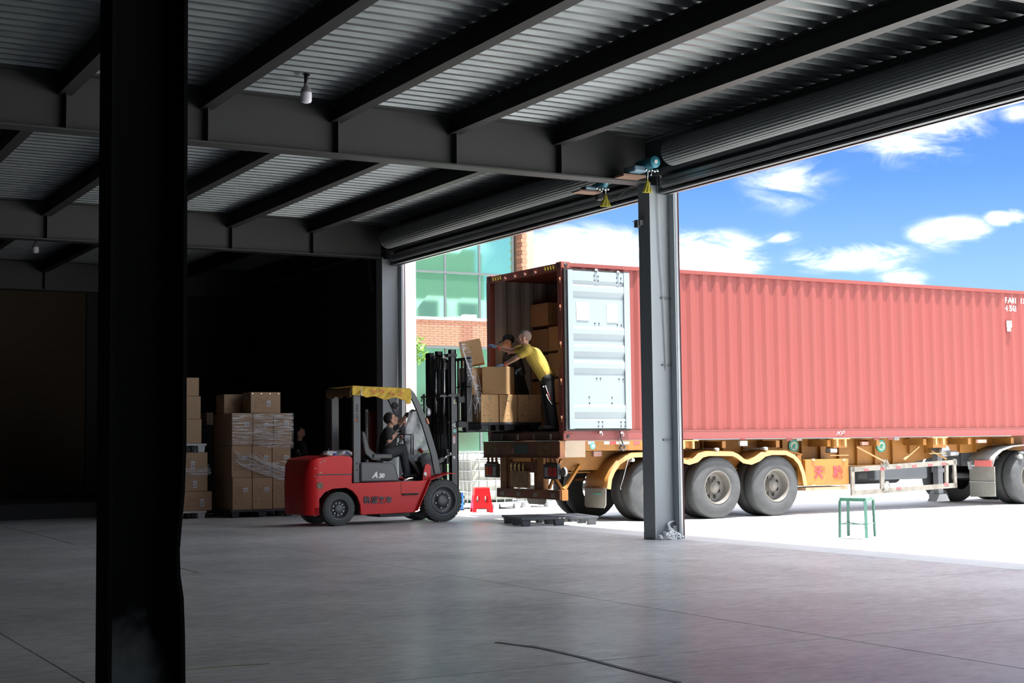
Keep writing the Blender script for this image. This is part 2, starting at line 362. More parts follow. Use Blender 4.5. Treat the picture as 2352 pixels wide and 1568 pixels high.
# ================================================================== THE SETTING
S = .945
XW = 11.30                       # door wall plane
DECK = 5.385; PB = 4.735; JB = 5.14; LB = 4.62
YC = [7.86, 16.16, 24.88, 32.9]  # rows of columns and main beams
# floor: slabs with open joints over a dark bed
fl = MB(); fl.box(-9, XW+1.42, -9, 33.4, -.16, -.035); floor = struct('floor', fl, mat('joint bed', (.05, .05, .05), .9))
xs = [-9, -2.72, 1.92, 6.56, 11.34, 12.72]; ys = [-9, -3.6, -.82, 1.94, 4.7, 7.47, 10.24, 13.05, 15.82, 18.6, 21.4, 24.2, 27.0, 30.2, 33.4]
for i in range(len(xs)-1):
    for j in range(len(ys)-1):
        b = MB(); g = .0075; b.box(xs[i]+g, xs[i+1]-g, ys[j]+g, ys[j+1]-g, -.034, 0)
        build('slab', b, floor_in if i < 4 else floor_out, floor)
# a yellow-brown joint filler and a repaired crack near the camera
b = MB()
pts = [on_z(1140, 1475), on_z(1240, 1488), on_z(1330, 1508), on_z(1420, 1532), on_z(1560, 1567)]
for p, q in zip(pts, pts[1:]): b.bar(p+Vector((0, 0, .001)), q+Vector((0, 0, .001)), .035, .004)
build('crack_filler', b, mat('dark filler', (.15, .155, .16), .6), floor)
b = MB()
for l in ([(405, 1540), (520, 1530), (620, 1524)], [(10, 1210), (90, 1228), (170, 1250)], [(1140, 1476), (1230, 1484), (1300, 1500)], [(400, 1300), (455, 1315)]):
    p = [on_z(*q) for q in l]
    for a_, c_ in zip(p, p[1:]): b.bar(a_+Vector((0, 0, .0015)), c_+Vector((0, 0, .0015)), .012, .003)
o = build('yellow_floor_line', b, mat('worn yellow line', (.36, .32, .16), .7), floor); o['kind'] = 'stuff'
# yard: slopes down a little, then level
def gz(x): return 0 if x < 11.3 else max(-.05, -(x-11.3)*.05) if x > 11.3 else 0
g_ = MB()
g_.add([(12.72, -80, -.006), (160, -80, -.05), (160, 160, -.05), (12.72, 160, -.006), (14.2, -80, -.05), (14.2, 160, -.05)], [(0, 4, 5, 3), (4, 1, 2, 5)])
g_.add([(-60, -80, -.05), (12.72, -80, -.05), (12.72, -9, -.006), (-60, -9, -.006)], [(0, 1, 2, 3)])
g_.add([(-60, 33.6, -.05), (12.72, 33.6, -.05), (12.72, 160, -.05), (-60, 160, -.05)], [(0, 1, 2, 3)])
struct('ground', g_, floor_out)
# ceiling: galvanised trapezoidal deck sheets, ribs running along x
ceil = MB(); ceil.box(-9, XW+.2, -9, 33.4, DECK+.10, DECK+.22); ceiling = struct('ceiling', ceil, mat('concrete topping', (.3, .3, .3), .9))
def deck_profile(y0, n, pitch=.2175):
    q = []
    for k in range(n):
        y = y0+k*pitch
        q += [(y, DECK), (y+.062, DECK), (y+.088, DECK+.065), (y+.192, DECK+.065)]
    q.append((y0+n*pitch, DECK)); return q
pr = deck_profile(0, 4)
vs = [(x, y, z) for (y, z) in pr for x in (-9, XW+.18)]
dme = bpy.data.meshes.new('deck_sheet'); dme.from_pydata(vs, [], [(2*i, 2*i+1, 2*i+3, 2*i+2) for i in range(len(pr)-1)]); dme.materials.append(galv)
y = -9.0
while y < 33.2:
    o = bpy.data.objects.new('deck_sheet', dme); C.objects.link(o); o.parent = ceiling; o.location = (0, y, 0); y += .87
def hbeam(name, axis, a0, a1, c, z0, z1, w, tf=.018, tw=.012, m=beamm, parent=None, stiff=()):
    b = MB()
    def bx(l0, l1, h0, h1): b.box(*((a0, a1, c+l0, c+l1, h0, h1) if axis == 'x' else (c+l0, c+l1, a0, a1, h0, h1)))
    bx(-w/2, w/2, z0, z0+tf); bx(-w/2, w/2, z1-tf, z1); bx(-tw/2, tw/2, z0+tf, z1-tf)
    return struct(name, b, m, parent)
BEAMS = []
for k, y in enumerate(YC+[-.4]):
    bo_ = hbeam('main_beam', 'x', -9, XW-.2, y, PB, DECK-.002, .26, .02); BEAMS.append((bo_, y))
JX = [-6.1, -4.5, -2.9, -1.3, .29, 1.87, 3.45, 5.03, 6.62, 8.20, 9.72]
bays = [(-.4, YC[0]), (YC[0], YC[1]), (YC[1], YC[2]), (YC[2], YC[3])]
for x in JX:
    for y0, y1 in bays:
        hbeam('ceiling_joist', 'y', y0+.02, y1-.02, x, JB, DECK-.002, .15, .012, .008, m=joistm)
# stiffener plates where the joists meet the main beams
sme = None
for bo_, y in BEAMS[:4]:
    for x in JX:
        if sme is None: b = MB(); b.box(-.006, .006, -.12, -.008, PB+.02, DECK-.03); o = build('stiffener', b, beamm, bo_); sme = o.data
        else: o = bpy.data.objects.new('stiffener', sme); C.objects.link(o); o.parent = bo_
        o.location = (x, y, 0)
# door wall: edge beam, lintels, walls where there is no opening
hbeam('edge_beam', 'y', -9, 33.3, XW-.0, PB+.18, DECK-.002, .22, .02, m=steel2)
OPEN = [(YC[1]+.12, YC[2]-.12), (YC[0]+.12, YC[1]-.12), (-.3, YC[0]-.12)]
for (y0, y1) in OPEN:
    b = MB(); b.box(XW+.05, XW+.10, y0-.1, y1+.1, LB, PB+.2); b.box(XW-.02, XW+.10, y0-.1, y1+.1, LB, LB+.025); b.box(XW-.10, XW+.05, y0-.1, y1+.1, PB+.14, PB+.18)
    struct('door_header', b, steel2)
    b = MB(); b.box(XW+.075, XW+.13, y0, y1, LB-.012, LB+.02); struct('header_trim', b, silv)
b = MB(); b.box(XW-.02, XW+.16, -9, -.4, 4.6, DECK); struct('wall_right_near', b, beamm)  # top strip only; left open below, out of view, to let daylight in
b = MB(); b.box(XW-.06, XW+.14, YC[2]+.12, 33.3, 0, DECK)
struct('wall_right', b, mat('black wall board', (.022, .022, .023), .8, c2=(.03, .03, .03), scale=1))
b = MB(); b.box(XW-.4, XW+.2, -9, 33.4, DECK+.22, DECK+.9); b.box(XW+.2, XW+.8, -9, 23.5, DECK+.22, DECK+.9); b.box(XW+.15, XW+.8, -9, 23.5, DECK+.05, DECK+.22)  # unseen overhang added to shade the door ground, cut short to sun the stub
struct('parapet_shade_overhang', b, whitep)
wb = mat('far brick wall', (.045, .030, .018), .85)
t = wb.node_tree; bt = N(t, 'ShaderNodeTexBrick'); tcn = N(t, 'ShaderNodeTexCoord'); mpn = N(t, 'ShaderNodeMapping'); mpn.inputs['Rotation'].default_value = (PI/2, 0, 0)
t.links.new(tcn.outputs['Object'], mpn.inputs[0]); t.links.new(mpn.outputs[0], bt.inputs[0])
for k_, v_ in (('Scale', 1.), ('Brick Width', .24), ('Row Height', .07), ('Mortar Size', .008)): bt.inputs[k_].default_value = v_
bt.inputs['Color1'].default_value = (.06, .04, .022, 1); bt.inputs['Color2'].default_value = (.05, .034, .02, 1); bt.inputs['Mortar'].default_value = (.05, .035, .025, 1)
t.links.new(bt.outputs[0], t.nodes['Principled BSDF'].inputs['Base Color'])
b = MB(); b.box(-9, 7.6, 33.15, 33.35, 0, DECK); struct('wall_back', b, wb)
b = MB(); b.box(7.6, XW, 33.1, 33.35, 0, DECK); struct('wall_back_dark', b, mat('gloom black wall', (.02, .02, .021), .8))  # black colour stands in for the little light reaching this part
b = MB(); b.box(-9.2, -9, -9, 33.4, 0, DECK); struct('wall_left', b, beamm)
b = MB(); b.box(-9, XW, -9.2, -9, 0, DECK); struct('wall_front', b, beamm)
b = MB(); b.box(-9, XW-.5, 27.7, 33.1, .0, .28); struct('low_black_block', b, mat('plain black block', (.02, .02, .021), .9))  # long low black block set in to fill the dark band
# steel columns
def column(x, y, label, dent=False, zt=PB, rotm=steel):
    root = thing('steel_column', label, 'column', (x, y, 0))
    hx, hy, tf = .205, .135, .02
    w = MB(); w.box(x-hx+tf, x+hx-tf, y-.007, y+.007, 0, zt); build('web', w, rotm, root)
    f = MB(); f.box(x-hx, x-hx+tf, y-hy, y+hy, 0, zt); build('flange', f, rotm, root)
    if dent:
        f = MB(); zs = [0, .3, .5, .62, .75, .9, 1.05, 1.3, 1.6, 2.5, zt]
        dx = [0, -.004, -.012, -.03, -.034, -.022, -.008, 0, 0, 0, 0]
        for z0, z1, d0, d1 in zip(zs, zs[1:], dx, dx[1:]):
            f.add([(x+hx-tf, y+hy, z0), (x+hx, y+hy, z0), (x+hx-tf+d0, y-hy, z0), (x+hx+d0, y-hy, z0), (x+hx-tf, y+hy, z1), (x+hx, y+hy, z1), (x+hx-tf+d1, y-hy, z1), (x+hx+d1, y-hy, z1)],
                  [(0, 1, 5, 4), (2, 6, 7, 3), (0, 4, 6, 2), (1, 3, 7, 5)])
        f.add([(x+hx-tf, y+hy, 0), (x+hx, y+hy, 0), (x+hx, y-hy, 0), (x+hx-tf, y-hy, 0)], [(0, 1, 2, 3)])
        build('flange', f, rotm, root)
    else:
        f = MB(); f.box(x+hx-tf, x+hx, y-hy, y+hy, 0, zt); build('flange', f, rotm, root)
    return root
colA = column(2.10, YC[0], 'black steel H column close to the camera with a dented flange', True, rotm=mat('black column', (.005, .0055, .0055), .9, c2=(.008, .009, .009), scale=1.5, spec=.08))
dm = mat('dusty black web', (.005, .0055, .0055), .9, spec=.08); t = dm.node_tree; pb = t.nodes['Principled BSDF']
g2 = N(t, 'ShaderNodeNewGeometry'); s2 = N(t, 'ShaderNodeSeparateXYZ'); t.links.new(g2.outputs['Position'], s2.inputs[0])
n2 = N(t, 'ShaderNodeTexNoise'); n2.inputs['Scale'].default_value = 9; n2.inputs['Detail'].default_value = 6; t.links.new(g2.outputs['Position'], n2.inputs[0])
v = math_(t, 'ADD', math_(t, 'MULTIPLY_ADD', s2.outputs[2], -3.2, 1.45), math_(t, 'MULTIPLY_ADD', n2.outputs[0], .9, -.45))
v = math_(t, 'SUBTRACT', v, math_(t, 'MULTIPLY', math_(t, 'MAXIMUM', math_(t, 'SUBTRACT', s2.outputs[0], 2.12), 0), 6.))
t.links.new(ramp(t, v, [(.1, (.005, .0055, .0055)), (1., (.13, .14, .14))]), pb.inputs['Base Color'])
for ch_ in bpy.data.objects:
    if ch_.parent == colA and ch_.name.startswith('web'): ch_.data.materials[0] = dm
colB = column(XW-.03, YC[1], 'tall steel H column between the two doorways with rope at its foot', rotm=mat('blue grey column paint', (.30, .335, .355), .5, c2=(.25, .28, .30), scale=1.2))
colC = column(XW-.03, YC[2], 'steel H column at the far side of the doorway behind the forklift', rotm=mat('blue grey column paint', (.30, .335, .355)))
b = MB(); b.box(2.10-.2, 2.10+.2, -.0-.54, -.27, 0, PB)  # unseen column row neighbour towards the camera side
# rails for the roller shutters on the columns
def rails(col, y, sgn):
    r = MB(); x = XW+.178
    r.box(x, x+.04, y-.14, y-.11, 0, LB+.1); r.box(x, x+.04, y+.11, y+.14, 0, LB+.1)
    build('shutter_rail', r, silv, col)
    r = MB(); r.box(x+.04, x+.05, y-.15, y+.15, 0, LB+.1); build('rail_backing', r, mat('dark red edge', (.10, .02, .02), .6), col)
rails(colB, YC[1], 1); rails(colC, YC[2], 1)
col_clip = MB()
for z in (1.3, 2.3, 3.2): col_clip.box(XW-.0, XW+.16, YC[1]-.03, YC[1]-.008, z, z+.02)
build('cleat', col_clip, steel2, colB)
# white wall stub outside the far jamb
b = MB(); p0 = on_y(924, 900, YC[2]+.0); b.box(XW+.245, on_y(957, 900, YC[2]-.1).x, YC[2]-.1, YC[2]+.35, -.05, 5.8); struct('wall_outer_stub', b, whitep)
# roller shutters rolled up above the doorways
for (y0, y1), lb in zip(OPEN[:2], ('grey roller shutter coil above the far doorway', 'grey roller shutter coil above the near wide doorway')):
    cx_, cz_, r_ = XW-.29, PB+.30, .175
    root = thing('roller_shutter', lb, 'roller shutter', (cx_, (y0+y1)/2, cz_))
    b = MB(); prof = []
    n = 56; vs = []; fs = []
    for i in range(n):
        a = 2*PI*i/n; rr = r_-(.006 if i % 2 else 0)
        for y in (y0+.05, y1-(.40 if y0 > YC[1] else .62)): vs.append((cx_+rr*math.cos(a), y, cz_+rr*math.sin(a)))
    fs = [(2*i, 2*i+1, (2*i+3) % (2*n), (2*i+2) % (2*n)) for i in range(n)]
    b.add(vs, fs); b.add(vs, [tuple(range(0, 2*n, 2)), tuple(range(1, 2*n, 2))[::-1]]); build('shutter_coil', b, mat('shutter slats', (.17, .185, .185), .55, .1), root, recalc=False)
    for k, z in enumerate((PB+.02, PB-.045)):
        b = MB(); b.box(XW-.08, XW-.045, y0+.05, y1-.05, z, z+.05); build('bottom_slat', b, silv, root)
    b = MB(); b.box(XW-.06, XW-.02, y0+.05, y1-.05, PB-.06, PB+.02); build('bottom_bar', b, silv, root)
# ------------------------------------------------------------------ building across the yard
YB = 37.5
def XB(px, y=700): return on_y(px, y, YB).x
zb0 = on_y(1030, 797, YB).z; zb1 = on_y(1030, 732, YB).z; zm = on_y(1023, 625, YB).z
gb = thing('office_building', 'green glass and brick office building across the yard', 'building', (XB(1060), YB, 0))
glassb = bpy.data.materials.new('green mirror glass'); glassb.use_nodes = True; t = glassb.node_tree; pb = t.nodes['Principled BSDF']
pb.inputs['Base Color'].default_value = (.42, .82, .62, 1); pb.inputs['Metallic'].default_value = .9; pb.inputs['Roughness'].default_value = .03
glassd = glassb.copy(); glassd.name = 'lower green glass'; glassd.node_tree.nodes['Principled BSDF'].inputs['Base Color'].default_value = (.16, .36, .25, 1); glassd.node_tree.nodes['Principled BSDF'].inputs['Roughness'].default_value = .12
x_r = XB(1181, 560)
b = MB(); b.box(14, x_r, YB+.12, YB+12, -.05, 12.0); build('wall', b, mat('inner dark wall', (.03, .06, .05), .7), gb)
mx = [XB(1102, 650)-k*(XB(1102, 650)-XB(1023, 650)) for k in range(-1, 6)]
dx = mx[0]-mx[1]
for x1 in mx+[mx[-1]-dx]:
    x0 = x1-dx
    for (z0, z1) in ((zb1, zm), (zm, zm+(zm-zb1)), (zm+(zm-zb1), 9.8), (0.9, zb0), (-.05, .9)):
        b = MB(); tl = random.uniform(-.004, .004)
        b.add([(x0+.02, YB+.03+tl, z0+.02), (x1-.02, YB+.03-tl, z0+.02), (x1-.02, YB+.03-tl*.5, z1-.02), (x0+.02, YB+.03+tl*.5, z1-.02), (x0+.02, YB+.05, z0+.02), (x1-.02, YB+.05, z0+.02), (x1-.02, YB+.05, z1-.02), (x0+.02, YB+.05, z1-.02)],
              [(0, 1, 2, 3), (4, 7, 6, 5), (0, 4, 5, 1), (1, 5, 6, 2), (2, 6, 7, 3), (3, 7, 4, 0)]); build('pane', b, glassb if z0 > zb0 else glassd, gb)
b = MB()
for x in [m + 0 for m in mx]+[mx[-1]-dx]: b.box(x-.03, x+.03, YB, YB+.12, zb1, 9.8); b.box(x-.03, x+.03, YB, YB+.12, 0, zb0)
build('mullion', b, mull, gb)
b = MB()
for z in (zm, zm+(zm-zb1), .9, zb0): b.box(mx[-1]-2*dx, mx[0], YB-.01, YB+.12, z-.03, z+.03)
build('transom', b, mull, gb)
# brick band with single bricks
bx0, bx1 = XB(950, 760)-.1, XB(1150, 760)
b = MB(); b.box(14, x_r+.02, YB-.10, YB+.12, zb0, zb1-.02); band = build('brick_band', b, mortar, gb)
bme = None; rows = 11; rh = (zb1-zb0-.08)/rows
for r_ in range(rows):
    n = int((bx1-bx0)/.27)+1
    for k in range(n):
        x = bx0+k*.27+(r_ % 2)*.135
        if bme is None:
            q = MB(); q.box(0, .258, 0, .03, 0, rh-.014); o = build('brick', q, brickm, band); bme = o.data; o.data.transform(WM(gb))
        else: o = bpy.data.objects.new('brick', bme); C.objects.link(o); o.parent = band
        o.location = (x-WM(gb).translation.x, YB-.122+random.uniform(-.003, .003)-WM(gb).translation.y, zb0+.03+r_*rh)
b = MB(); b.box(14, x_r, YB-.15, YB+.1, zb1-.05, zb1+.03); build('coping', b, mat('pale coping', (.62, .60, .58), .7), gb)
b = MB(); b.box(14, x_r, YB-.13, YB+.1, zb0-.05, zb0+.02); build('soffit_strip', b, mull, gb)
b = MB(); pA = XB(1181, 600); pB = XB(1214, 600); b.box(pA+.12, pB, YB-.3, YB+6, -.05, 13.5); pier = build('brick_pier', b, peach, gb)
q = MB()
qme = None
for k in range(46):
    z = 5.6+k*.12
    if qme is None:
        q = MB(); q.box(0, .17, 0, .30, 0, .105); o = build('brick', q, brickm, pier); qme = o.data; qme.transform(WM(gb))
    else: o = bpy.data.objects.new('brick', qme); C.objects.link(o); o.parent = pier
    o.location = (pA+.10-(k % 2)*.03-WM(gb).translation.x, YB-.312-WM(gb).translation.y, z)
b = MB(); q = on_y(1075, 728, YB-.2); b.cbox((q.x, YB-.25, zb1+.06), .42, .2, .10); tag(build('wall_lamp', b, white, None, bevel=.02), 'small white lamp on the ledge of the brick band', 'lamp')
# building that stands behind the yard to the right, seen in the glass
opp = thing('opposite_building', 'pale building mirrored in the green office glass', 'building', (52, -8, 0))
b = MB(); b.box(38, 74, -16, -8, -.05, 10.5); build('wall', b, oppw, opp)
b = MB(); b.box(37.5, 44.5, -16, -8.1, 10.5, 13.6); build('roof_block', b, mat('dark green roof', (.04, .09, .05), .8), opp)
for x in (40.2, 42.6, 50, 56, 62, 68):
    b = MB(); b.box(x, x+1.5, -8.02, -7.9, 8.8, 10.2); fw = build('window_frame', b, mull, opp)
    b = MB(); b.box(x+.1, x+1.4, -7.96, -7.88, 8.9, 10.1); build('pane', b, mat('dark window', (.03, .05, .05), .1), fw)
# ================================================================== CARTONS, PALLETS
def carton(label, c, sx, sy, sz, rz=0., m=None, tape_top=True, sticker=None, group=None, tilt=None, staples=False):
    root = thing('carton', label, 'box', c, rz, group); LOCAL.add(root.name)
    if tilt: root.rotation_euler = tilt
    m = m or cart
    b = MB(); b.box(-sx/2+.003, sx/2-.003, -sy/2+.003, sy/2-.003, .001, sz-.002); build('board', b, m, root, bevel=.006)
    if tape_top:
        b = MB(); w = .03
        b.box(-w, w, -sy/2+.0005, -sy/2+.004, sz*.78, sz-.002); b.box(-w, w, -sy/2, sy/2, sz-.003, sz-.0005); b.box(-w, w, -sy/2+.0005, -sy/2+.004, .002, sz*.14)
        build('tape', b, tape, root)
        b = MB(); b.box(-sx/2+.003, sx/2-.003, -.003, .003, sz-.0035, sz-.001); build('flap_seam', b, cart_d if m is not cart_d else cart_p, root)
    if sticker:
        u, v, w, h = sticker
        b = MB(); x = -sx/2+u*sx; z = v*sz; b.box(x-w/2, x+w/2, -sy/2-.001, -sy/2+.003, z-h/2, z+h/2); st = build('sticker', b, label_m, root)
        b = MB()
        for k in range(7): xx = x-w*.38+k*w*.12; b.box(xx, xx+w*.05, -sy/2-.002, -sy/2-.0009, z-h*.38, z-h*.02)
        b.box(x-w*.4, x+w*.3, -sy/2-.002, -sy/2-.0009, z+h*.12, z+h*.2)
        o = build('barcode', b, hair_m, st); o['kind'] = 'stuff'
    if staples:
        for k in range(4):
            b = MB(); x = -sx/2+.04+k*(sx-.08)/3; b.box(x-.008, x+.008, -sy/2-.002, -sy/2+.003, sz-.035, sz-.025); build('staple', b, chrome, root)
    return root
def pallet(label, x0, x1, y0, y1, z0, h, m, rz=0., feet=(3, 3), cat='pallet', mark=False):
    root = thing('pallet', label, cat, ((x0+x1)/2, (y0+y1)/2, z0), rz); LOCAL.add(root.name)
    sx, sy = x1-x0, y1-y0; t_ = .035
    b = MB(); e = .05; zt, zb = h, h-t_
    b.box(-sx/2, sx/2, -sy/2, -sy/2+e, zb, zt); b.box(-sx/2, sx/2, sy/2-e, sy/2, zb, zt); b.box(-sx/2, -sx/2+e, -sy/2+e, sy/2-e, zb, zt); b.box(sx/2-e, sx/2, -sy/2+e, sy/2-e, zb, zt)
    build('deck_frame', b, m, root, bevel=.004)
    for k in range(9):
        y = -sy/2+e+(k+.5)*(sy-2*e)/9
        b = MB(); b.box(-sx/2+e, sx/2-e, y-.018, y+.018, zb+.008, zt-.002); build('slat', b, m, root)
    for k in range(7):
        x = -sx/2+e+(k+.5)*(sx-2*e)/7
        b = MB(); b.box(x-.015, x+.015, -sy/2+e, sy/2-e, zb, zt-.008); build('crossbar', b, m, root)
    for i in range(feet[0]):
        for j in range(feet[1]):
            w = .16 if i == 1 else .14; d = .13
            x = -sx/2+.02+w/2+i*(sx-.04-w)/(feet[0]-1) - (0); y = -sy/2+.02+d/2+j*(sy-.04-d)/(feet[1]-1)
            b = MB(); q = .012
            b.add([(x-w/2+q, y-d/2+q, 0), (x+w/2-q, y-d/2+q, 0), (x-w/2+q, y+d/2-q, 0), (x+w/2-q, y+d/2-q, 0), (x-w/2, y-d/2, zb), (x+w/2, y-d/2, zb), (x-w/2, y+d/2, zb), (x+w/2, y+d/2, zb)],
                  [(0, 2, 3, 1), (4, 5, 7, 6), (0, 1, 5, 4), (2, 6, 7, 3), (0, 4, 6, 2), (1, 3, 7, 5)])
            build('foot', b, m, root, bevel=.006)
    if mark:
        b = MB()
        for x in (-.02, .05): b.box(x, x+.008, -sy/2-.002, -sy/2+.002, zb+.008, zt-.008); b.box(x+.02, x+.028, -sy/2-.002, -sy/2+.002, zb+.008, zt-.008); b.box(x, x+.028, -sy/2-.002, -sy/2+.002, (zb+zt)/2-.004, (zb+zt)/2+.004)
        o = build('moulded_mark', b, white, root); o['kind'] = 'stuff'
    return root
def strands(name, pts_list, m, r=.002, parent=None):
    b = MB()
    for p in pts_list: b.tube(p, r, 4)
    o = build(name, b, m, parent, recalc=False); o['kind'] = 'stuff'; return o
# wrapped stack (nine cartons and one on top) on a black pallet
YF = 25.62; D2 = 1.12
pallet('black pallet under the film-wrapped carton stack', 8.46, 9.66, YF-.02, YF+D2, 0, .135, pall)
colx = [[533, 581.5, 628, 672], [532, 579.5, 625.5, 669], [534, 580, 627, 664]]
rowz = [1.295, .72, .138]; rowt = [1.885, 1.293, .718]
names = ['top', 'middle', 'bottom']; cn = ['left', 'centre', 'right']
for r_ in range(3):
    for k in range(3):
        x0 = on_y(colx[r_][k], 1050, YF).x; x1 = on_y(colx[r_][k+1], 1050, YF).x
        if r_ == 2 and k == 2: x1 = x0+.385
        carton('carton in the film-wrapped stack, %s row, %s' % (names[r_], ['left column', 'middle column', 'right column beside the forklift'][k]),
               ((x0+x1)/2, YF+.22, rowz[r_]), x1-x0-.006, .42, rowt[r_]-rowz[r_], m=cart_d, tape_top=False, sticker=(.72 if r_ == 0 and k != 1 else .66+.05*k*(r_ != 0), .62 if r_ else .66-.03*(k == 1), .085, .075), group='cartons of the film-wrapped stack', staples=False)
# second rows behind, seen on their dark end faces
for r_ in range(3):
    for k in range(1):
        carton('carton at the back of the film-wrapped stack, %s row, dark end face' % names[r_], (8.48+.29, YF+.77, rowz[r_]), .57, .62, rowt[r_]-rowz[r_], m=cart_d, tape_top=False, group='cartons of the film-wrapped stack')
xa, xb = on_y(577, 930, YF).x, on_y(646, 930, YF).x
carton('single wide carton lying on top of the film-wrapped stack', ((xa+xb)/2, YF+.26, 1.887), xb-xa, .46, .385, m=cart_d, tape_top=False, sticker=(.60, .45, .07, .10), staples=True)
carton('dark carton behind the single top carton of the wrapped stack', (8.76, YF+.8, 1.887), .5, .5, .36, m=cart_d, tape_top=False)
# wrap on the stack
wx0, wx1 = 8.475, 9.65
def wr(u, v, z0, z1, y): return (wx0+(wx1-wx0)*u, y-.006-.008*math.sin(u*23+v*9)*math.sin(v*31+u*5), z0(u)+(z1(u)-z0(u))*v)
b = MB()
b.grid(lambda u, v: wr(u, v, lambda u: 1.30+.0*u-.12*max(0, u-.3), lambda u: 1.885, YF-.004), 40, 16)
o = build('film', b, wrap, None, recalc=False)
tag(o, 'clear stretch film wound round the upper half of the carton stack', 'plastic film')
b = MB(); b.grid(lambda u, v: wr(u, v, lambda u: .95-.38*u if u > .1 else .95, lambda u: 1.08-.12*u+.03*math.sin(9*u), YF-.010), 40, 10); 
build('lower_band', b, wrap, o, recalc=False)
st = []
for k in range(26):
    y = YF-.016; z = random.uniform(1.28, 1.85); u0 = random.uniform(.30, .75); L = random.uniform(.1, .5); u1 = min(1., u0+L)
    st.append([(wx0+(wx1-wx0)*(u0+(u1-u0)*q/6), y-.004*random.random(), z+.05*(u0+(u1-u0)*q/6)-.03+random.uniform(-.004, .004)) for q in range(7)])
for k in range(22):
    s0 = random.uniform(0, 1); y = YF-.018
    za = 1.17-.22*s0; zb_ = .86-.20*s0+random.uniform(-.02, .02); u0 = random.uniform(.02, .4)
    st.append([(wx0+(wx1-.03-wx0)*(u0+(1-u0)*q/8), y-.004*random.random(), za+(zb_-za)*(1-(1-q/8)**1.6)+random.uniform(-.003, .003)) for q in range(9)])
for k in range(6):
    st.append([(wx0+.03+k*.018, YF-.02, 1.22-.01*k), (wx0+.10+k*.02, YF-.022, 1.10), (wx0+.17+k*.012, YF-.02, 1.03)])
strands('film_streak', st, strand_m, .0028, o)
# far-left stack: two white pallets with cartons
Y1 = 25.90
def xy(px): return on_y(px, 1050, Y1).x
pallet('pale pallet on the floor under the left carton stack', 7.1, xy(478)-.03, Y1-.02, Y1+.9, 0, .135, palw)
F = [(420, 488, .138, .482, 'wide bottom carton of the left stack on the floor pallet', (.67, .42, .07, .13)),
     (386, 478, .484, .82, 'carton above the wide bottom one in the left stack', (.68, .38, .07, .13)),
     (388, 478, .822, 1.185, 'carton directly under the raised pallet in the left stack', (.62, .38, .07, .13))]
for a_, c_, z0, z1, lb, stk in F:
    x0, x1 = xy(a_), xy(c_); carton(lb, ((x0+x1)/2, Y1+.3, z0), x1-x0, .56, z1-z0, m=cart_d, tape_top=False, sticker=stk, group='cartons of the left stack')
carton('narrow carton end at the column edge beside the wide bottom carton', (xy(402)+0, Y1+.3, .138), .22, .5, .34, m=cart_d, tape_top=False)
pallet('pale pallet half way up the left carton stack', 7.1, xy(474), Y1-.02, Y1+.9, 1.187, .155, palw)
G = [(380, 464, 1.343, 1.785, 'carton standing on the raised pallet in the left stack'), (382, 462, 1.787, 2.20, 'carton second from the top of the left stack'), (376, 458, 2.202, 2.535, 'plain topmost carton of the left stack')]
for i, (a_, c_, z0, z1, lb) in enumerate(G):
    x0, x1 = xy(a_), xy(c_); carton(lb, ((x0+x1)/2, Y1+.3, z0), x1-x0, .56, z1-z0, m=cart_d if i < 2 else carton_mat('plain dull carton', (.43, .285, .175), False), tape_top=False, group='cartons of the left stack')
b = MB(); b.grid(lambda u, v: (7.3+.88*u, Y1-.012-.008*math.sin(u*19), .80+.09*v-.05*math.sin(u*3)), 24, 5); o = build('film', b, wrap, None, recalc=False)
tag(o, 'loose clear film twisted round the lower cartons of the left stack', 'plastic film')
st = []
for k in range(9): st.append([(7.45+.70*q/7, Y1-.02-.003*random.random(), .86+.03*math.sin(q*.9+k*.2)-.010*q*(k % 3-.6)+.006*k) for q in range(8)])
strands('film_streak', st, strand_m, .0025, o)
p = on_d(475, 976, 28.6); carton('small carton seen in the gap between the two indoor stacks', (p.x, p.y, p.z), .14, .4, .24, m=cart_d, tape_top=False)
b = MB(); b.box(p.x-.5, p.x+.5, p.y-.2, p.y+.4, 0, p.z); tag(build('dark_crate', b, mat('dark crate', (.02, .018, .015), .9)), 'dark tall crate in the gap between the two indoor stacks', 'crate')
# load on the forks
LY = 21.85
pl = pallet('black pallet lifted on the forks at the container mouth', 11.56, 12.76, LY-.01, LY+.76, 1.51, .125, pall)
ZL = 1.638
for (a_, c_, lb) in ((1105, 1146, 'left carton of the front row on the raised pallet'), (1147.5, 1188.5, 'middle carton of the front row on the raised pallet'), (1190, 1243.5, 'wide right carton of the front row on the raised pallet')):
    x0, x1 = on_y(a_, 940, LY).x, on_y(c_, 940, LY).x
    carton(lb, ((x0+x1)/2, LY+.17, ZL), x1-x0, .34, .475, group='front row cartons on the raised pallet')
# the turned carton above: near face square to the camera
p_corner = on_d(1163, 904, 24.85); ex = Vector((math.cos(math.radians(-45)), math.sin(math.radians(-45)), 0)); ey = Vector((-ex.y, ex.x, 0))
cc = p_corner - ex*.215 + ey*.26
carton('plain carton standing askew on the front row with a worker leaning on it', (cc.x, cc.y, ZL+.478), .43, .52, .475, rz=math.radians(-45), m=cart_p, tape_top=False)
for k, (z, lb) in enumerate(((ZL, 'lower carton at the back left of the raised pallet'), (ZL+.478, 'upper carton at the back left of the raised pallet'))):
    carton(lb, (11.80-.03*k, LY+.56, z), .44, .38, .475, m=cart, tape_top=False, group='back cartons on the raised pallet')
p = on_d(1092, 842, 25.15)
tl = carton('carton tipping towards the container, topmost of the raised load', (p.x, p.y+.05, ZL+.985), .37, .30, .43, m=cart, tape_top=False, tilt=(math.radians(-4), math.radians(-10), math.radians(-30)))
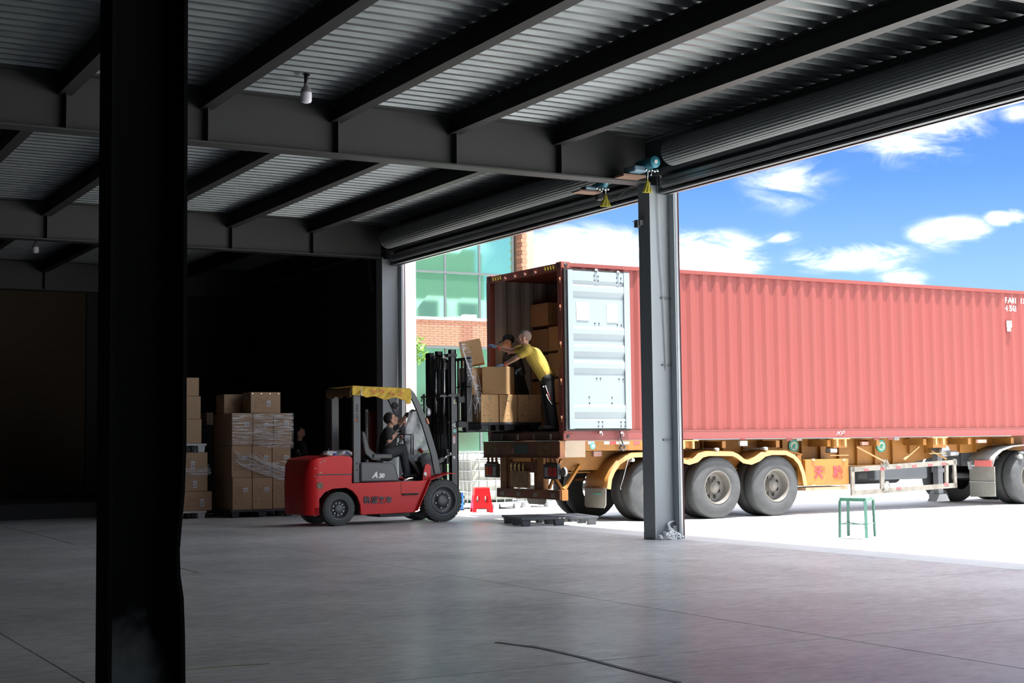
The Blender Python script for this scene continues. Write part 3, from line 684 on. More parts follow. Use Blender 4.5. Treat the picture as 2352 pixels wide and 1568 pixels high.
# torn film hanging from the load
st = []
top = on_y(1057, 784, LY-.02)
for k in range(16):
    q = []
    for j in range(9):
        s = j/8; q.append(on_y(1057+(38+k*.6)*min(1, s*1.1)+math.sin(j*1.3+k)*1.6, 785+(118+k*3)*s+6*s*math.sin(k+j), LY-.04-.02*math.sin(k)))
    st.append(q[:random.randint(5, 9)])
for k in range(22):
    x0 = random.uniform(1083, 1102); y0 = random.uniform(845, 925); a = random.uniform(1.0, 2.1)
    st.append([on_y(x0+8*s*math.cos(a)*2, y0+14*s*math.sin(a)*(1+.3*k % 2), LY-.05) for s in (0, .4, .8, 1.2)])
o = strands('torn_film', st, strand_m, .0016)
tag(o, 'torn clear film hanging down the left side of the raised load', 'plastic film', kind='stuff')
b = MB()
b.grid(lambda u, v: on_y(1058+16*u+34*v+3*math.sin(v*9), 788+130*v+3*math.sin(u*7), LY-.03-.02*math.sin(v*8+u*3)), 6, 16)
build('film_sheet', b, wrap, o, recalc=False)
# black pallet on the floor by the doorway
A_ = on_z(1200, 1209.5); B_ = on_z(1373, 1204.5); rz = math.atan2((B_-A_).y, (B_-A_).x); ex = (B_-A_).normalized(); ey = Vector((-ex.y, ex.x, 0)); Lx = (B_-A_).length+.03
cp = A_+ex*(Lx/2-.015)+ey*.55
p_ = pallet('empty black plastic pallet on the floor in the doorway', cp.x-Lx/2, cp.x+Lx/2, cp.y-.55, cp.y+.55, 0, .135, pall, rz=rz, mark=True)
# ================================================================== FORKLIFT
FY = 21.88; FW = 1.16
def f(px, py, Y=FY): v = on_y(px, py, Y); return (v.x, v.z)
fk = thing('forklift', 'red forklift with dark grey hood and yellow cloth on its roof guard', 'forklift', (10.0, FY+FW/2, 0))
def fpoly(pts, Y=FY): return [f(x, y, Y) for x, y in pts]
def arc_px(cx, cy, r, a0, a1, n=8): return [(cx+r*math.cos(math.radians(a0+(a1-a0)*i/n)), cy-r*math.sin(math.radians(a0+(a1-a0)*i/n))) for i in range(n+1)]
def rounded_body(name, poly, y0, y1, R_, m, parent, side='rear', ease=.03, sl=None):
    """side profile extruded across the width with rounded plan corners on one end"""
    xr = min(p[0] for p in poly) if side == 'rear' else max(p[0] for p in poly)
    ys = []; w = y1-y0
    for t_ in (0, .01, .03, .07, .13, .2, .3, .5, .7, .8, .87, .93, .97, .99, 1): ys.append(y0+w*t_)
    mb = MB(); n = len(poly); vs = []
    cxm = sum(p[0] for p in poly)/n; czm = sum(p[1] for p in poly)/n
    for y in ys:
        d = min(y-y0, y1-y); e = max(0, ease-d)
        s_ = 1-(e/ease)*.0
        off = 0 if d >= R_ else R_-math.sqrt(max(0, R_**2-(R_-d)**2))
        for x, z in poly:
            if side == 'rear': x2 = max(x, xr+off)
            else: x2 = min(x, xr-off)
            vs.append((x2, y, z))
    fs = []
    for j in range(len(ys)-1):
        for i in range(n): fs.append((j*n+i, j*n+(i+1) % n, (j+1)*n+(i+1) % n, (j+1)*n+i))
    mb.add(vs, fs, True); mb.add(vs, [tuple(range(n))])
    mb.add(vs, [tuple(range((len(ys)-1)*n, len(ys)*n))[::-1]])
    o = build(name, mb, m, parent)
    es = o.modifiers.new('es', 'EDGE_SPLIT'); es.split_angle = math.radians(38)
    return o
xr0 = f(706, 1100)[0]
cw_top = fpoly([(728, 1052), (716, 1056), (709, 1070), (705, 1095), (703, 1125), (706, 1184), (717, 1184), (721, 1166), (731, 1146), (746, 1130), (764, 1122), (792, 1120), (808, 1119), (808, 1091), (809, 1052), (803, 1048), (770, 1046)])
cwo = rounded_body('counterweight', cw_top, FY, FY+FW, .22, red, fk)
b = MB(); b.prism(fpoly([(727, 1089), (809, 1088), (809, 1090.5), (727, 1091.5)], FY), 'y', FY-.003, FY+.02); build('seam', b, black, cwo)
b = MB(); c_ = f(732, 1115); b.cyl((c_[0]+.02, FY-.004, c_[1]), (c_[0]+.02, FY+.01, c_[1]), .055, 14); build('scraped_patch', b, mat('scraped paint', (.28, .24, .17), .9, c2=(.1, .08, .07), scale=40, amt=1), cwo)
b = MB()
for (x, y, w) in ((742, 1059, 6), (735, 1063, 4), (722, 1076, 4), (734, 1086, 6), (729, 1091, 7), (722, 1094, 3), (728, 1103, 3)): q = f(x, y); b.box(q[0], q[0]+w*.007, FY-.002, FY+.01, q[1], q[1]+.012)
o = build('paint_chip', b, mat('bare chip', (.5, .42, .34), .8), cwo); o['kind'] = 'stuff'
# chassis side
body = fpoly([(792, 1110), (966, 1104), (985, 1100), (957, 1172), (953, 1176), (829, 1182), (828, 1160), (821, 1140), (810, 1127), (796, 1120), (792, 1120)])
b = MB(); b.prism(body, 'y', FY+.005, FY+.06); ch = build('side_panel', b, red, fk, bevel=.006)
b = MB(); b.prism(fpoly([(829, 1150), (957, 1150), (953, 1176), (829, 1182)]), 'y', FY+.06, FY+FW-.05); b.prism(fpoly([(740, 1092), (830, 1092), (830, 1112), (820, 1108), (750, 1112)]), 'y', FY+.12, FY+FW-.05)
b.box(f(830, 1112)[0], f(1000, 1112)[0], FY+.06, FY+FW-.06, .42, f(960, 1106)[1]-.004); build('chassis', b, black, fk)
b = MB(); b.prism(body, 'y', FY+FW-.06, FY+FW-.005); build('side_panel', b, red, fk)
b = MB(); q0, q1 = f(924, 1133), f(960, 1136); b.box(q0[0], q1[0], FY-.035, FY+.05, q1[1], q0[1]); build('step_plate', b, rubber, fk, bevel=.006)
b = MB(); b.prism(fpoly([(921, 1106), (922, 1106), (922, 1135), (921, 1135)]), 'y', FY+.002, FY+.02); build('panel_seam', b, redd, fk)
# front fender: folded plate
fen = [(955, 1172), (985, 1101), (1010, 1091), (1028, 1086), (1045, 1086.5)]
for yy in (FY-.06, FY+FW-.20):
    b = MB(); P_ = fpoly(fen, FY)
    for (a_, c_) in zip(P_, P_[1:]):
        b.add([(a_[0], yy, a_[1]), (c_[0], yy, c_[1]), (c_[0], yy+.24, c_[1]+.012), (a_[0], yy+.24, a_[1]+.012)], [(0, 1, 2, 3)])
    build('front_fender', b, red, fk, solid=.012, recalc=False)
b = MB(); b.prism(fpoly([(966, 1105), (985, 1100), (985, 1070), (978, 1064), (972, 1068), (968, 1085)], FY+.18), 'y', FY+.10, FY+.14); build('bracket', b, red, fk)
b = MB(); q = f(976, 1088, FY+.1); b.cyl((q[0], FY+.085, q[1]), (q[0], FY+.1, q[1]), .03, 12); b.frus((q[0], FY+.085, q[1]-.02), (q[0]-.004, FY+.085, q[1]-.055), .02, .002, 8); build('white_drop_sticker', b, white, fk)
# hood
hood = fpoly([(829, 1061), (903, 1062), (909, 1067), (913, 1075), (921, 1106), (829, 1108)])
b = MB(); b.prism(hood, 'y', FY+.03, FY+FW-.03); hd = build('hood', b, hoodm, fk, bevel=.03)
q = f(871, 1092); text_mesh('hood_lettering', 'A', .125, whiteem, at(FACE_MY, (q[0]-.065, FY+.027, q[1]+.008)), hd, shear=.35, offset=.007)
text_mesh('hood_lettering', '30', .095, whiteem, at(FACE_MY, (q[0]+.05, FY+.027, q[1]-.006)), hd, shear=.25, offset=.006)
for k, chn in enumerate('杭州叉车'):
    q = f(843+k*16.7, 1148.5); text_mesh('side_lettering', chn, .118, darkmark, at(FACE_MY, (q[0], FY-.003, q[1])), ch, offset=.004, extrude=.006)
# overhead guard
GY0, GY1 = FY+.06, FY+.06+.92
for y in (GY0, GY1):
    b = MB(); q0, q1 = f(811.5, 908, GY0), f(829, 1108, GY0); b.box(q0[0], q1[0], y, y+.07, q1[1], f(811, 893, GY0)[1]); rp = build('rear_pillar', b, steel2, fk, bevel=.008)
    if y == GY0:
        b = MB()
        for k in range(10):
            z = f(815, 930+k*4-(0 if k < 5 else -3), GY0)[1]; b.box(q0[0]+.04, q1[0]-.04, y-.004, y+.002, z, z+.012)
        o = build('vent_slot', b, rubber, rp); o['kind'] = 'stuff'
        for yy in (1064, 1079): z = f(818, yy, GY0)[1]; b = MB(); b.cyl((q0[0]+.06, y-.012, z), (q0[0]+.06, y+.002, z), .014, 8); build('bolt', b, black, rp)
        b = MB(); z = f(818, 967, GY0)[1]; b.box(q0[0]+.03, q0[0]+.065, y-.003, y+.001, z, z+.03); build('small_orange_label', b, orgm, rp)
for y in (GY0, GY1):
    P_ = [f(a_, c_, GY0) for a_, c_ in [(938, 894), (946, 903), (955, 920), (966, 945), (977, 975), (988, 1010), (998, 1045), (1006, 1088)]]
    b = MB(); w = .105
    n = len(P_); L = [(x-w*.5, z) for x, z in P_]; Rr = [(x+w*.5, z) for x, z in P_]
    L[0] = (P_[0][0]-.01, P_[0][1]); Rr[0] = (P_[0][0]+.05, P_[0][1])
    for i in range(n-1):
        vs = [(a_, yy, c_) for yy in (y, y+.05) for (a_, c_) in (L[i], Rr[i], Rr[i+1], L[i+1])]
        b.add(vs, [(0, 1, 2, 3), (7, 6, 5, 4), (1, 5, 6, 2), (0, 3, 7, 4)])
    fp = build('front_pillar', b, steel2, fk)
    q = f(974, 966, GY0) ; b = MB(); b.bar((q[0]+.04, y-.01, q[1]+.04), (q[0]+.075, y-.01, q[1]-.05), .03, .03); build('orange_side_lamp', b, lensa, fp)
zr = f(850, 889, GY0)[1]
b = MB(); xg0, xg1 = f(811, 893, GY0)[0], f(942, 893, GY0)[0]
for y in (GY0, GY1): b.box(xg0, xg1, y, y+.06, zr-.05, zr-.01)
for k in range(9): x = xg0+.03+k*(xg1-xg0-.08)/8; b.box(x, x+.03, GY0, GY1+.06, zr-.045, zr-.015)
build('roof_bars', b, steel2, fk)
# yellow cloth tied over the roof guard
def clo(u, v):  # u along x, v down the near side then over the top
    px = 808+(943-808)*u
    if v < .5:
        s = 1-v*2; bot = 910+.06*(px-810)-6*math.exp(-((px-829)/9)**2)+3*math.sin(px*.13)+(8 if u > .9 else 0)*(1)-(0)
        t0 = 887+.045*(px-810); y = t0+(bot-t0)*s
        q = on_y(px, y, GY0-.03); return (q.x, GY0-.035-.025*s-.010*math.sin(u*17+s*5+2*math.sin(u*7))-.006*math.sin(u*53+9*s), q.z)
    s = (v-.5)*2; q = on_y(px, 887+.045*(px-810), GY0-.03); return (q.x, GY0-.035+s*(GY1-GY0+.09), q.z+.012*math.sin(u*13)*math.sin(s*9)+.01)
b = MB(); b.grid(clo, 60, 20); cl = build('roof_cloth', b, cloth_y, fk, solid=.004, recalc=False)
def clo2(u, v):
    Y = GY0-.05+(GY1-GY0+.12)*u; q = on_y(808, 889, GY0-.03)
    return (q.x-.01-.02*math.sin(v*3)-.012*math.sin(u*40), Y, q.z+.0-.155*v*(1+.12*math.sin(u*17)))
b = MB(); b.grid(clo2, 30, 8); build('rear_cloth_flap', b, mat('brown cloth back', (.22, .13, .045), .85, c2=(.10, .06, .03), scale=12), cl, solid=.004, recalc=False)
b = MB(); b.tube([on_y(831, 888, GY0-.06), on_y(829, 900, GY0-.08), on_y(830, 909, GY0-.07), on_y(832, 908, GY0)], .006, 6); build('tie_string', b, white, cl)
for k, (px, py) in enumerate(((856, 900), (876, 902), (898, 903), (918, 905))):
    b = MB(); q = on_y(px, py, GY0-.09)
    for j in range(7):
        dx, dz = random.uniform(-.04, .04), random.uniform(-.035, .035); a = random.choice((0, 1)); l = random.uniform(.02, .05)
        b.box(q.x+dx, q.x+dx+(l if a else .010), GY0-.093, GY0-.088, q.z+dz, q.z+dz+(.009 if a else l))
    o = build('faded_pink_character', b, pinkm, cl); o['kind'] = 'stuff'
# seat, floor, controls
b = MB(); q0, q1 = f(850, 1056, FY+.3), f(905, 1041, FY+.3); b.box(q0[0]+.05, q1[0], FY+.32, FY+.80, q0[1], q1[1]); seat = build('seat', b, vinyl, fk, bevel=.03)
b = MB(); pr_ = [f(*p, FY+.3) for p in [(832, 992), (837, 989), (842, 994), (848, 1010), (853, 1030), (872, 1046), (870, 1055), (848, 1053), (838, 1030)]]; b.prism(pr_, 'y', FY+.34, FY+.78); build('backrest', b, vinyl, seat, bevel=.025)
b = MB(); b.tube([f(833, 1005, FY+.3)[0:1]+(FY+.3,)+f(833, 1005, FY+.3)[1:2], f(840, 1040, FY+.3)[0:1]+(FY+.3,)+f(840, 1040, FY+.3)[1:2], f(856, 1054, FY+.3)[0:1]+(FY+.3,)+f(856, 1054, FY+.3)[1:2], f(872, 1054, FY+.3)[0:1]+(FY+.3,)+f(872, 1054, FY+.3)[1:2]], .022, 8); build('seat_bracket', b, steel2, seat)
def F3(px, py, Y): v = on_y(px, py, Y); return v
dash = [(985, 1041), (990, 1040), (1000, 1062), (1002, 1104), (975, 1104), (972, 1075), (967, 1060), (968, 1050)]
b = MB(); b.prism([f(*p, FY+.35) for p in dash], 'y', FY+.35, FY+.80); build('dashboard', b, steel2, fk, bevel=.01)
b = MB(); b.bar(F3(972, 1100, FY+.5), F3(917, 1015, FY+.5), .06, .06); b.bar(F3(976, 1096, FY+.5), F3(925, 1030, FY+.5), .02, .02); build('steering_column', b, blackg, fk)
b = MB(); cst = F3(905, 1003, FY+.5); d = (F3(930, 1040, FY+.5)-F3(905, 1003, FY+.5)).normalized(); a_ = d.orthogonal().normalized(); b_ = d.cross(a_)
ring = [cst+(a_*math.cos(t_)+b_*math.sin(t_))*.165 for t_ in [2*PI*i/24 for i in range(24)]]
b.tube(ring, .014, 6, closed=True); b.bar(ring[0], ring[12], .02, .012); b.bar(ring[6], ring[18], .02, .012); build('steering_wheel', b, rubber, fk)
b = MB(); b.tube([F3(905, 1003, FY+.38), F3(893, 1012, FY+.38), F3(886, 1024, FY+.38)], .008, 6); build('lever', b, chrome, fk)
b = MB()
for dy in (0, .08): b.tube([F3(920, 997, FY+.3+dy), F3(948-5*(dy > 0), 998, FY+.3+dy), F3(949-5*(dy > 0), 1003, FY+.3+dy), F3(949-5*(dy > 0), 1045, FY+.3+dy)], .009, 6)
build('grab_frame', b, black, fk)
b = MB(); b.box(f(918, 1106)[0], f(985, 1106)[0], FY+.1, FY+FW-.1, .64, .66); build('floor_plate', b, rubber, fk)
# red can on the dash
b = MB(); p0 = F3(962, 1030, FY+.45); b.frus(p0+Vector((.06, 0, -.06)), p0, .032, .032, 14); cn_ = build('drink_can', b, mat('dark red can', (.30, .02, .02), .3, .3)); tag(cn_, 'dark red can leaning on top of the forklift dashboard', 'can')
b = MB(); b.frus(p0, p0+Vector((-.004, 0, .004)), .033, .028, 14); build('can_lid', b, silv, cn_)
# wheels
def wheel(cx, cz, r, w, rim_r, nl, lug, y0, hub_col, small=True, far=False):
    root = None
    b = MB(); prof = [(rim_r, .0), (rim_r+.02, -.004), (r*.80, -.006), (r*.93, .0), (r*.965, .012)]; prof += [(r*.975, w*.15), (r*.975, w*.85), (r*.94, w), (rim_r, w)]
    b.lathe(prof, (cx, y0, cz), 'y', 48); ty = build('tyre', b, tyred, fk)
    b = MB(); n = 30
    for i in range(n):
        a = 2*PI*(i+.5)/n; M = Matrix.Translation((cx, y0, cz)) @ Matrix.Rotation(a, 4, 'Y')
        b.box(r*.955, r, .004, w*.46, -.029*r/.36, .029*r/.36, M)
        M = Matrix.Translation((cx, y0, cz)) @ Matrix.Rotation(a+.1, 4, 'Y'); b.box(r*.955, r, w*.54, w-.004, -.029*r/.36, .029*r/.36, M)
    o = build('tread_lugs', b, tyred, ty); o['kind'] = 'stuff'
    if far: return ty
    b = MB(); b.lathe([(rim_r+.012, -.006), (rim_r-.01, -.008), (rim_r-.018, .02), (rim_r-.03, .05), (.11*r/.36, .055), (.10*r/.36, .02), (.085*r/.36, .012), (.03, .010), (.0001, .012)], (cx, y0, cz), 'y', 32); rm = build('rim', b, hub_col, ty)
    b = MB()
    for i in range(nl):
        a = 2*PI*(i+.3)/nl; q = (cx+lug*math.cos(a), y0, cz+lug*math.sin(a)); b.sphere((q[0], y0+.040, q[2]), (.021, .026, .021), 8, 6)
    if small:
        for i in range(10): a = 2*PI*i/10; b.sphere((cx+lug*.66*math.cos(a), y0+.03, cz+lug*.66*math.sin(a)), (.010, .014, .010), 6, 5)
    o = build('wheel_nuts', b, chrome, rm); o['kind'] = 'stuff'
    return ty
fwx, fwz = f(1018, 1151); rwx, rwz = f(780, 1171)
wheel(fwx, .352, .352, .24, .235, 6, .125, FY+.0, hoodm)
wheel(rwx, .272, .272, .20, .165, 10, .095, FY+.02, hoodm, small=False)
wheel(fwx, .352, .352, .24, .235, 6, .125, FY+FW-.26, hoodm, far=True)
wheel(rwx, .272, .272, .20, .165, 10, .095, FY+FW-.24, hoodm, far=True)
b = MB(); b.cyl((fwx, FY+.2, .352), (fwx, FY+FW-.2, .352), .08); b.cyl((rwx, FY+.2, .272), (rwx, FY+FW-.2, .272), .06); b.box(f(890, 1180)[0], f(960, 1180)[0], FY+.3, FY+FW-.3, .10, .3); build('axle', b, black, fk)
# mast
mast = fk
MY0, MY1 = FY+.20, FY+.86
def vrail(name, px0, px1, pyt, pyb, y, wy, m):
    x0, x1 = on_y(px0, 1000, MY0).x, on_y(px1, 1000, MY0).x
    b = MB(); zt = on_y(px0, pyt, MY0).z; zb_ = on_y(px0, pyb, MY0).z
    b.box(x0, x1, y, y+.014, zb_, zt); b.box(x0, x0+.022, y, y+wy, zb_, zt); b.box(x1-.022, x1, y, y+wy, zb_, zt)
    return build(name, b, m, mast)
r1 = vrail('outer_mast_rail', 1035, 1053, 905, 1145, MY0, .08, steel2)
vrail('outer_mast_rail', 1035, 1053, 905, 1145, MY1-.08+.06, .08, blackg)
vrail('inner_mast_rail', 1038, 1052, 802, 1100, MY0+.05, .07, steel2)
vrail('inner_mast_rail', 1038, 1052, 802, 1100, MY1-.10, .07, blackg)
xm0, xm1 = on_y(1035, 1000, MY0).x, on_y(1053, 1000, MY0).x
for (py, h_, e_) in ((905, .045, .16), (967, .03, .0), (812, .05, .0), (1060, .03, 0)):
    z = on_y(1040, py, MY0).z; b = MB(); b.box(xm0-.02, xm1+(.0), MY0-.02 if e_ else MY0+.03, MY1+.03, z-h_, z); 
    if e_: b.box(xm0-.18, xm0, MY0+.02, MY1+.12, z-h_, z-h_*.3); b.box(xm0-.05, xm1+.02, MY0-.03, MY0+.1, z-h_*.7, z-h_*.2)
    build('mast_crossbar', b, blackg, mast)
for y in (MY0+.16, MY1-.16):
    b = MB(); x = xm0-.03; z1 = on_y(1025, 955, MY0).z; z2 = on_y(1025, 820, MY0).z
    b.cyl((x, y, .25), (x, y, z1), .038, 12); lc = build('lift_cylinder', b, blackg, mast); b = MB(); b.cyl((x, y, z1), (x, y, z2), .019, 10); build('cylinder_rod', b, chrome, lc)
    b = MB(); b.cbox((x, y, z2+.02), .08, .06, .05); build('rod_end', b, silv, lc)
b = MB(); x = xm0+.02
b.box(x, x+.05, MY0+.20, MY0+.27, 1.0, 2.55); b.box(x, x+.05, MY1-.27, MY1-.20, 1.0, 2.55)
for k in range(14): b.box(x-.006, x+.056, MY0+.195, MY0+.275, 1.1+k*.1, 1.14+k*.1)
o = build('lift_chain', b, blackg, mast); o['kind'] = 'stuff'
b = MB(); b.tube([(xm0-.03, MY0+.3, 2.75), (xm0-.07, MY0+.34, 2.3), (xm0-.04, MY0+.38, 1.7), (xm0-.04, MY0+.38, .9)], .014, 6); b.tube([(xm0-.03, MY0+.45, 2.75), (xm0-.06, MY0+.5, 2.2), (xm0-.05, MY0+.5, .9)], .014, 6); build('hydraulic_hose', b, rubber, mast)
b = MB(); b.box(xm0-.05, xm1, MY0+.05, MY1, .95, 1.2); b.box(xm0-.04, xm1-.05, MY0+.25, MY1-.2, 1.45, 1.62); build('mast_bracket', b, black, mast)
b = MB(); q = on_y(996, 826, MY1); b.lathe([(.045, 0), (.045, .03), (.02, .03), (.02, .05), (.0001, .05)], (q.x, MY1-.1, q.z), 'y', 16); build('chain_pulley', b, silv, mast)
b = MB(); b.box(xm0-.10, xm0-.02, MY1-.1, MY1+.08, 1.2, 2.85); build('rear_mast_plate', b, blackg, mast)
# tilt cylinder
b = MB(); b.cyl(F3(1003, 1062, FY+.16), F3(1017, 1054, FY+.16), .04); tcy = build('tilt_cylinder', b, steel2, mast); b = MB(); b.cyl(F3(1015, 1055, FY+.16), F3(1033, 1043, FY+.16), .018); b.sphere(F3(1034, 1042, FY+.16), .035, 10, 8); build('cylinder_rod', b, chrome, tcy)
# stickers on the mast
def stick(px, py, w, h, m, nm):
    q = on_y(px, py, MY0); b = MB(); b.box(q.x-w/2, q.x+w/2, MY0-.004, MY0+.002, q.z-h/2, q.z+h/2); return build(nm, b, m, r1)
s_ = stick(1045, 922, .05, .07, mat('pale yellow label', (.75, .75, .5), .5), 'square_sticker'); q = on_y(1045, 922, MY0); text_mesh('letter', 'S', .07, hair_m, at(FACE_MY, (q.x, MY0-.004, q.z)), s_)
q = on_y(1044.5, 976, MY0); b = MB(); b.prism([(q.x-.055, q.z), (q.x, q.z-.035), (q.x+.055, q.z), (q.x, q.z+.035)], 'y', MY0-.005, MY0); d_ = build('diamond_emblem', b, white, r1)
b = MB()
for dx in (-.024, .004, .026): b.prism([(q.x+dx-.012, q.z), (q.x+dx, q.z-.011), (q.x+dx+.010, q.z), (q.x+dx, q.z+.012)], 'y', MY0-.007, MY0-.004)
o = build('emblem_pattern', b, hair_m, d_); o['kind'] = 'stuff'
q = on_y(1044, 989, MY0); b = MB(); b.cyl((q.x, MY0-.005, q.z), (q.x, MY0, q.z), .033, 16); ov = build('oval_sticker', b, mat('teal label', (.30, .62, .58), .5), r1); ov.data.transform(Matrix.Identity(4))
s_ = stick(1043, 1009, .04, .13, white, 'tall_sticker')
b = MB(); q = on_y(1043, 1009, MY0); b.box(q.x-.02, q.x+.02, MY0-.006, MY0-.003, q.z+.05, q.z+.066); build('orange_band', b, orgm, s_)
b = MB()
for k in range(4): b.box(q.x-.012, q.x+.012, MY0-.006, MY0-.003, q.z+.03-k*.026, q.z+.04-k*.026)
o = build('printed_lines', b, redmark, s_); o['kind'] = 'stuff'
q = on_y(1043, 1050, MY0); b = MB(); b.cyl((q.x, MY0-.005, q.z), (q.x, MY0, q.z), .024, 12); b.frus((q.x, MY0-.002, q.z-.01), (q.x+.004, MY0-.002, q.z-.05), .018, .002, 8); build('drop_sticker', b, white, r1)
# carriage, load backrest, forks
xc0 = on_y(1073, 900, FY+.05).x; xc1 = on_y(1085, 900, FY+.05).x; zt = on_y(1080, 816, FY+.05).z; zb_ = on_y(1080, 968, FY+.05).z
BY0, BY1 = FY+.06, FY+.06+.98
for y in (BY0, BY1-.05):
    b = MB(); b.box(xc0, xc1, y, y+.05, zb_, zt); build('backrest_post', b, blackg, mast)
for (z, h_) in ((zt-.03, .05), (zb_+.22*0+.86*(zt-zb_)*.62, .018)):
    b = MB(); b.box(xc0-.0, xc1-.03, BY0, BY1, z-h_, z); build('backrest_bar', b, blackg, mast)
for k in range(7):
    y = BY0+.10+k*(BY1-BY0-.2)/6; b = MB(); b.box(xc0+.01, xc0+.04, y-.016, y+.016, zb_, zt-.04); build('backrest_bar', b, steel2, mast)
for z in (1.56, 1.98):
    b = MB(); b.box(xc0-.13, xc0+.02, BY0+.05, BY1-.05, z, z+.10); b.box(xm1-.01, xc0, MY0+.06, MY0+.16, z, z+.12); b.box(xm1-.01, xc0, MY1-.16, MY1-.06, z, z+.12); build('carriage_bar', b, black, mast)
for y in (FY+.14, FY+.52):
    b = MB(); b.box(xc0+.02, xc0+.06, y, y+.11, 1.50, 2.05); b.prism([(xc0+.02, 1.475), (12.55, 1.495), (12.55, 1.508), (xc0+.02, 1.51)], 'y', y, y+.11); build('fork', b, black, mast)
b = MB(); q = on_y(1062, 885, BY0+.3); b.sphere((q.x-.02, BY0+.2, q.z), (.05, .10, .07), 10, 7); b.tube([(q.x-.06, BY0+.1, q.z+.06), (q.x-.09, BY0+.12, q.z-.2), (q.x-.04, BY0+.2, q.z-.35)], .012, 6); build('hose_guard', b, blackg, mast)
# head lamp / mirror cluster by the front pillar
b = MB(); q = F3(984, 946, FY+.25); b.sphere(q, (.055, .03, .07), 12, 8); b.tube([q, q+Vector((-.04, 0, .1)), q+Vector((-.12, .05, .12))], .01, 6); build('front_lamp', b, silv, fk)
b = MB(); b.tube([F3(968, 922, FY+.4), F3(972, 906, FY+.4), F3(975, 906, FY+.4)], .01, 6); b.cyl(F3(974, 905, FY+.4), F3(974, 990, FY+.4), .018, 8); build('lamp_bracket', b, black, fk)
b = MB(); b.sphere(F3(907, 931, FY+.75), (.07, .03, .06), 12, 8); build('mirror', b, rubber, fk)
# bag of rags on the counterweight
rb = MB()
def lump(c, r, sx=1., sy=1., sz=1., seed=0, nu=18, nv=12, amp=.25):
    rg = np.random.default_rng(seed); a1, a2, a3 = rg.uniform(0, 6, 3)
    def fn(u, v):
        th = PI*v; ph = 2*PI*u
        rr = r*(1+amp*math.sin(3*ph+a1)*math.sin(2*th)+amp*.6*math.sin(7*ph+a2+th*5)*math.sin(th)+amp*.3*math.sin(13*th+a3+ph*2))
        return (c[0]+rr*sx*math.sin(th)*math.cos(ph), c[1]+rr*sy*math.sin(th)*math.sin(ph), c[2]+rr*sz*math.cos(th))
    return fn
q1 = F3(755, 1042.5, FY+.3); q2 = F3(786, 1041.5, FY+.3)
rb.grid(lump(q1, .10, 1.2, 1, .5, 1), 18, 12); rag = build('plastic_sack', rb, white); tag(rag, 'crumpled white sacks with blue print lying on the forklift counterweight', 'sack')
rb = MB(); rb.grid(lump(q2, .13, 1.2, 1, .42, 3), 18, 12); build('sack_fold', rb, white, rag)
rb = MB(); rb.tube([F3(740, 1043, FY+.2), F3(742, 1037, FY+.2), F3(748, 1036, FY+.2), F3(750, 1040, FY+.2)], .012, 6); rb.bar(F3(748, 1043, FY+.25), F3(756, 1030, FY+.25), .015, .01); build('dark_strap', rb, black, rag)
rb = MB(); rb.box(q2.x-.0, q2.x+.05, q2.y-.135, q2.y-.12, q2.z-.01, q2.z+.03); rb.box(q1.x+.05, q1.x+.09, q1.y-.125, q1.y-.10, q1.z-.02, q1.z+.02); o = build('blue_print', rb, mat('blue ink', (.05, .10, .40), .6), rag); o['kind'] = 'stuff'
# clear crumpled plastic sheet hanging behind the driver
def sh(u, v):
    px = 946+(8+18*math.sin(v*2.6))*(u-.35)*2.2+6*v; py = 945+115*v
    q = on_y(px, py, FY+.55+.04*math.sin(u*9+v*14)+.03*math.sin(v*31)); return q
b = MB(); b.grid(sh, 16, 40); ps = build('plastic_sheet', b, mat('cloudy plastic sheet', (.72, .75, .78), .3, c2=(.5, .54, .58), scale=8, alpha=.75), recalc=False, solid=.003)
tag(ps, 'crumpled clear plastic sheet hanging down in front of the forklift driver', 'plastic sheet')
# ================================================================== CONTAINER AND TRAILER (built in a frame of their own: x forward from the rear)
TH = math.radians(1.7); T0 = Vector((12.25, 20.30, 0)); ZC = 1.318
TM = Matrix.Translation(T0) @ Matrix.Rotation(TH, 4, 'Z'); TI = TM.inverted()
def tl_(px, py, yl=0.):
    o = TI @ Vector((0, 0, H)); d = TI.to_3x3() @ Vector(ray(px, py)); t_ = (yl-o.y)/d.y; q = o+d*t_; return (q.x, q.z)
co = thing('shipping_container', 'long red corrugated shipping container with its rear doors open', 'container', (T0.x, T0.y, 0), TH); LOCAL.add(co.name)
CL, CW, CH = 12.19, 2.438, 2.896; Z0, Z1 = ZC, ZC+CH
# near side wall: trapezoidal corrugation
def corr_side(y0, sgn, x0, x1, z0, z1):
    p = .278; q = []; x = x0
    while x < x1-.01:
        for dx, dy in ((0, 0), (.072, 0), (.14, .036), (.21, .036)):
            if x+dx < x1: q.append((x+dx, y0+sgn*dy))
        x += p
    q.append((x1, y0)); vs = [(a, c, z) for a, c in q for z in (z0, z1)]
    return vs, [(2*i, 2*i+2, 2*i+3, 2*i+1) for i in range(len(q)-1)]
b = MB(); b.add(*corr_side(.022, 1, .15, CL-.15, Z0+.15, Z1-.06)); o = build('side_wall', b, redr, co, recalc=False); near_wall = o
b = MB(); b.add(*corr_side(CW-.022, -1, .15, CL-.15, Z0+.15, Z1-.06)); build('side_wall', b, mat('container inner grey', (.48, .49, .48), .7, c2=(.38, .37, .35), scale=2), co, recalc=False)
b = MB(); b.box(.1, CL, .03, CW-.03, Z0+.10, Z0+.16); build('container_floor', b, mat('ply floor', (.14, .10, .07), .8), co)
b = MB(); b.box(.06, CL, .02, CW-.02, Z1-.045, Z1-.02); build('roof', b, redd, co)
b = MB(); b.box(CL-.08, CL-.04, .05, CW-.05, Z0, Z1); build('front_wall', b, redr, co)
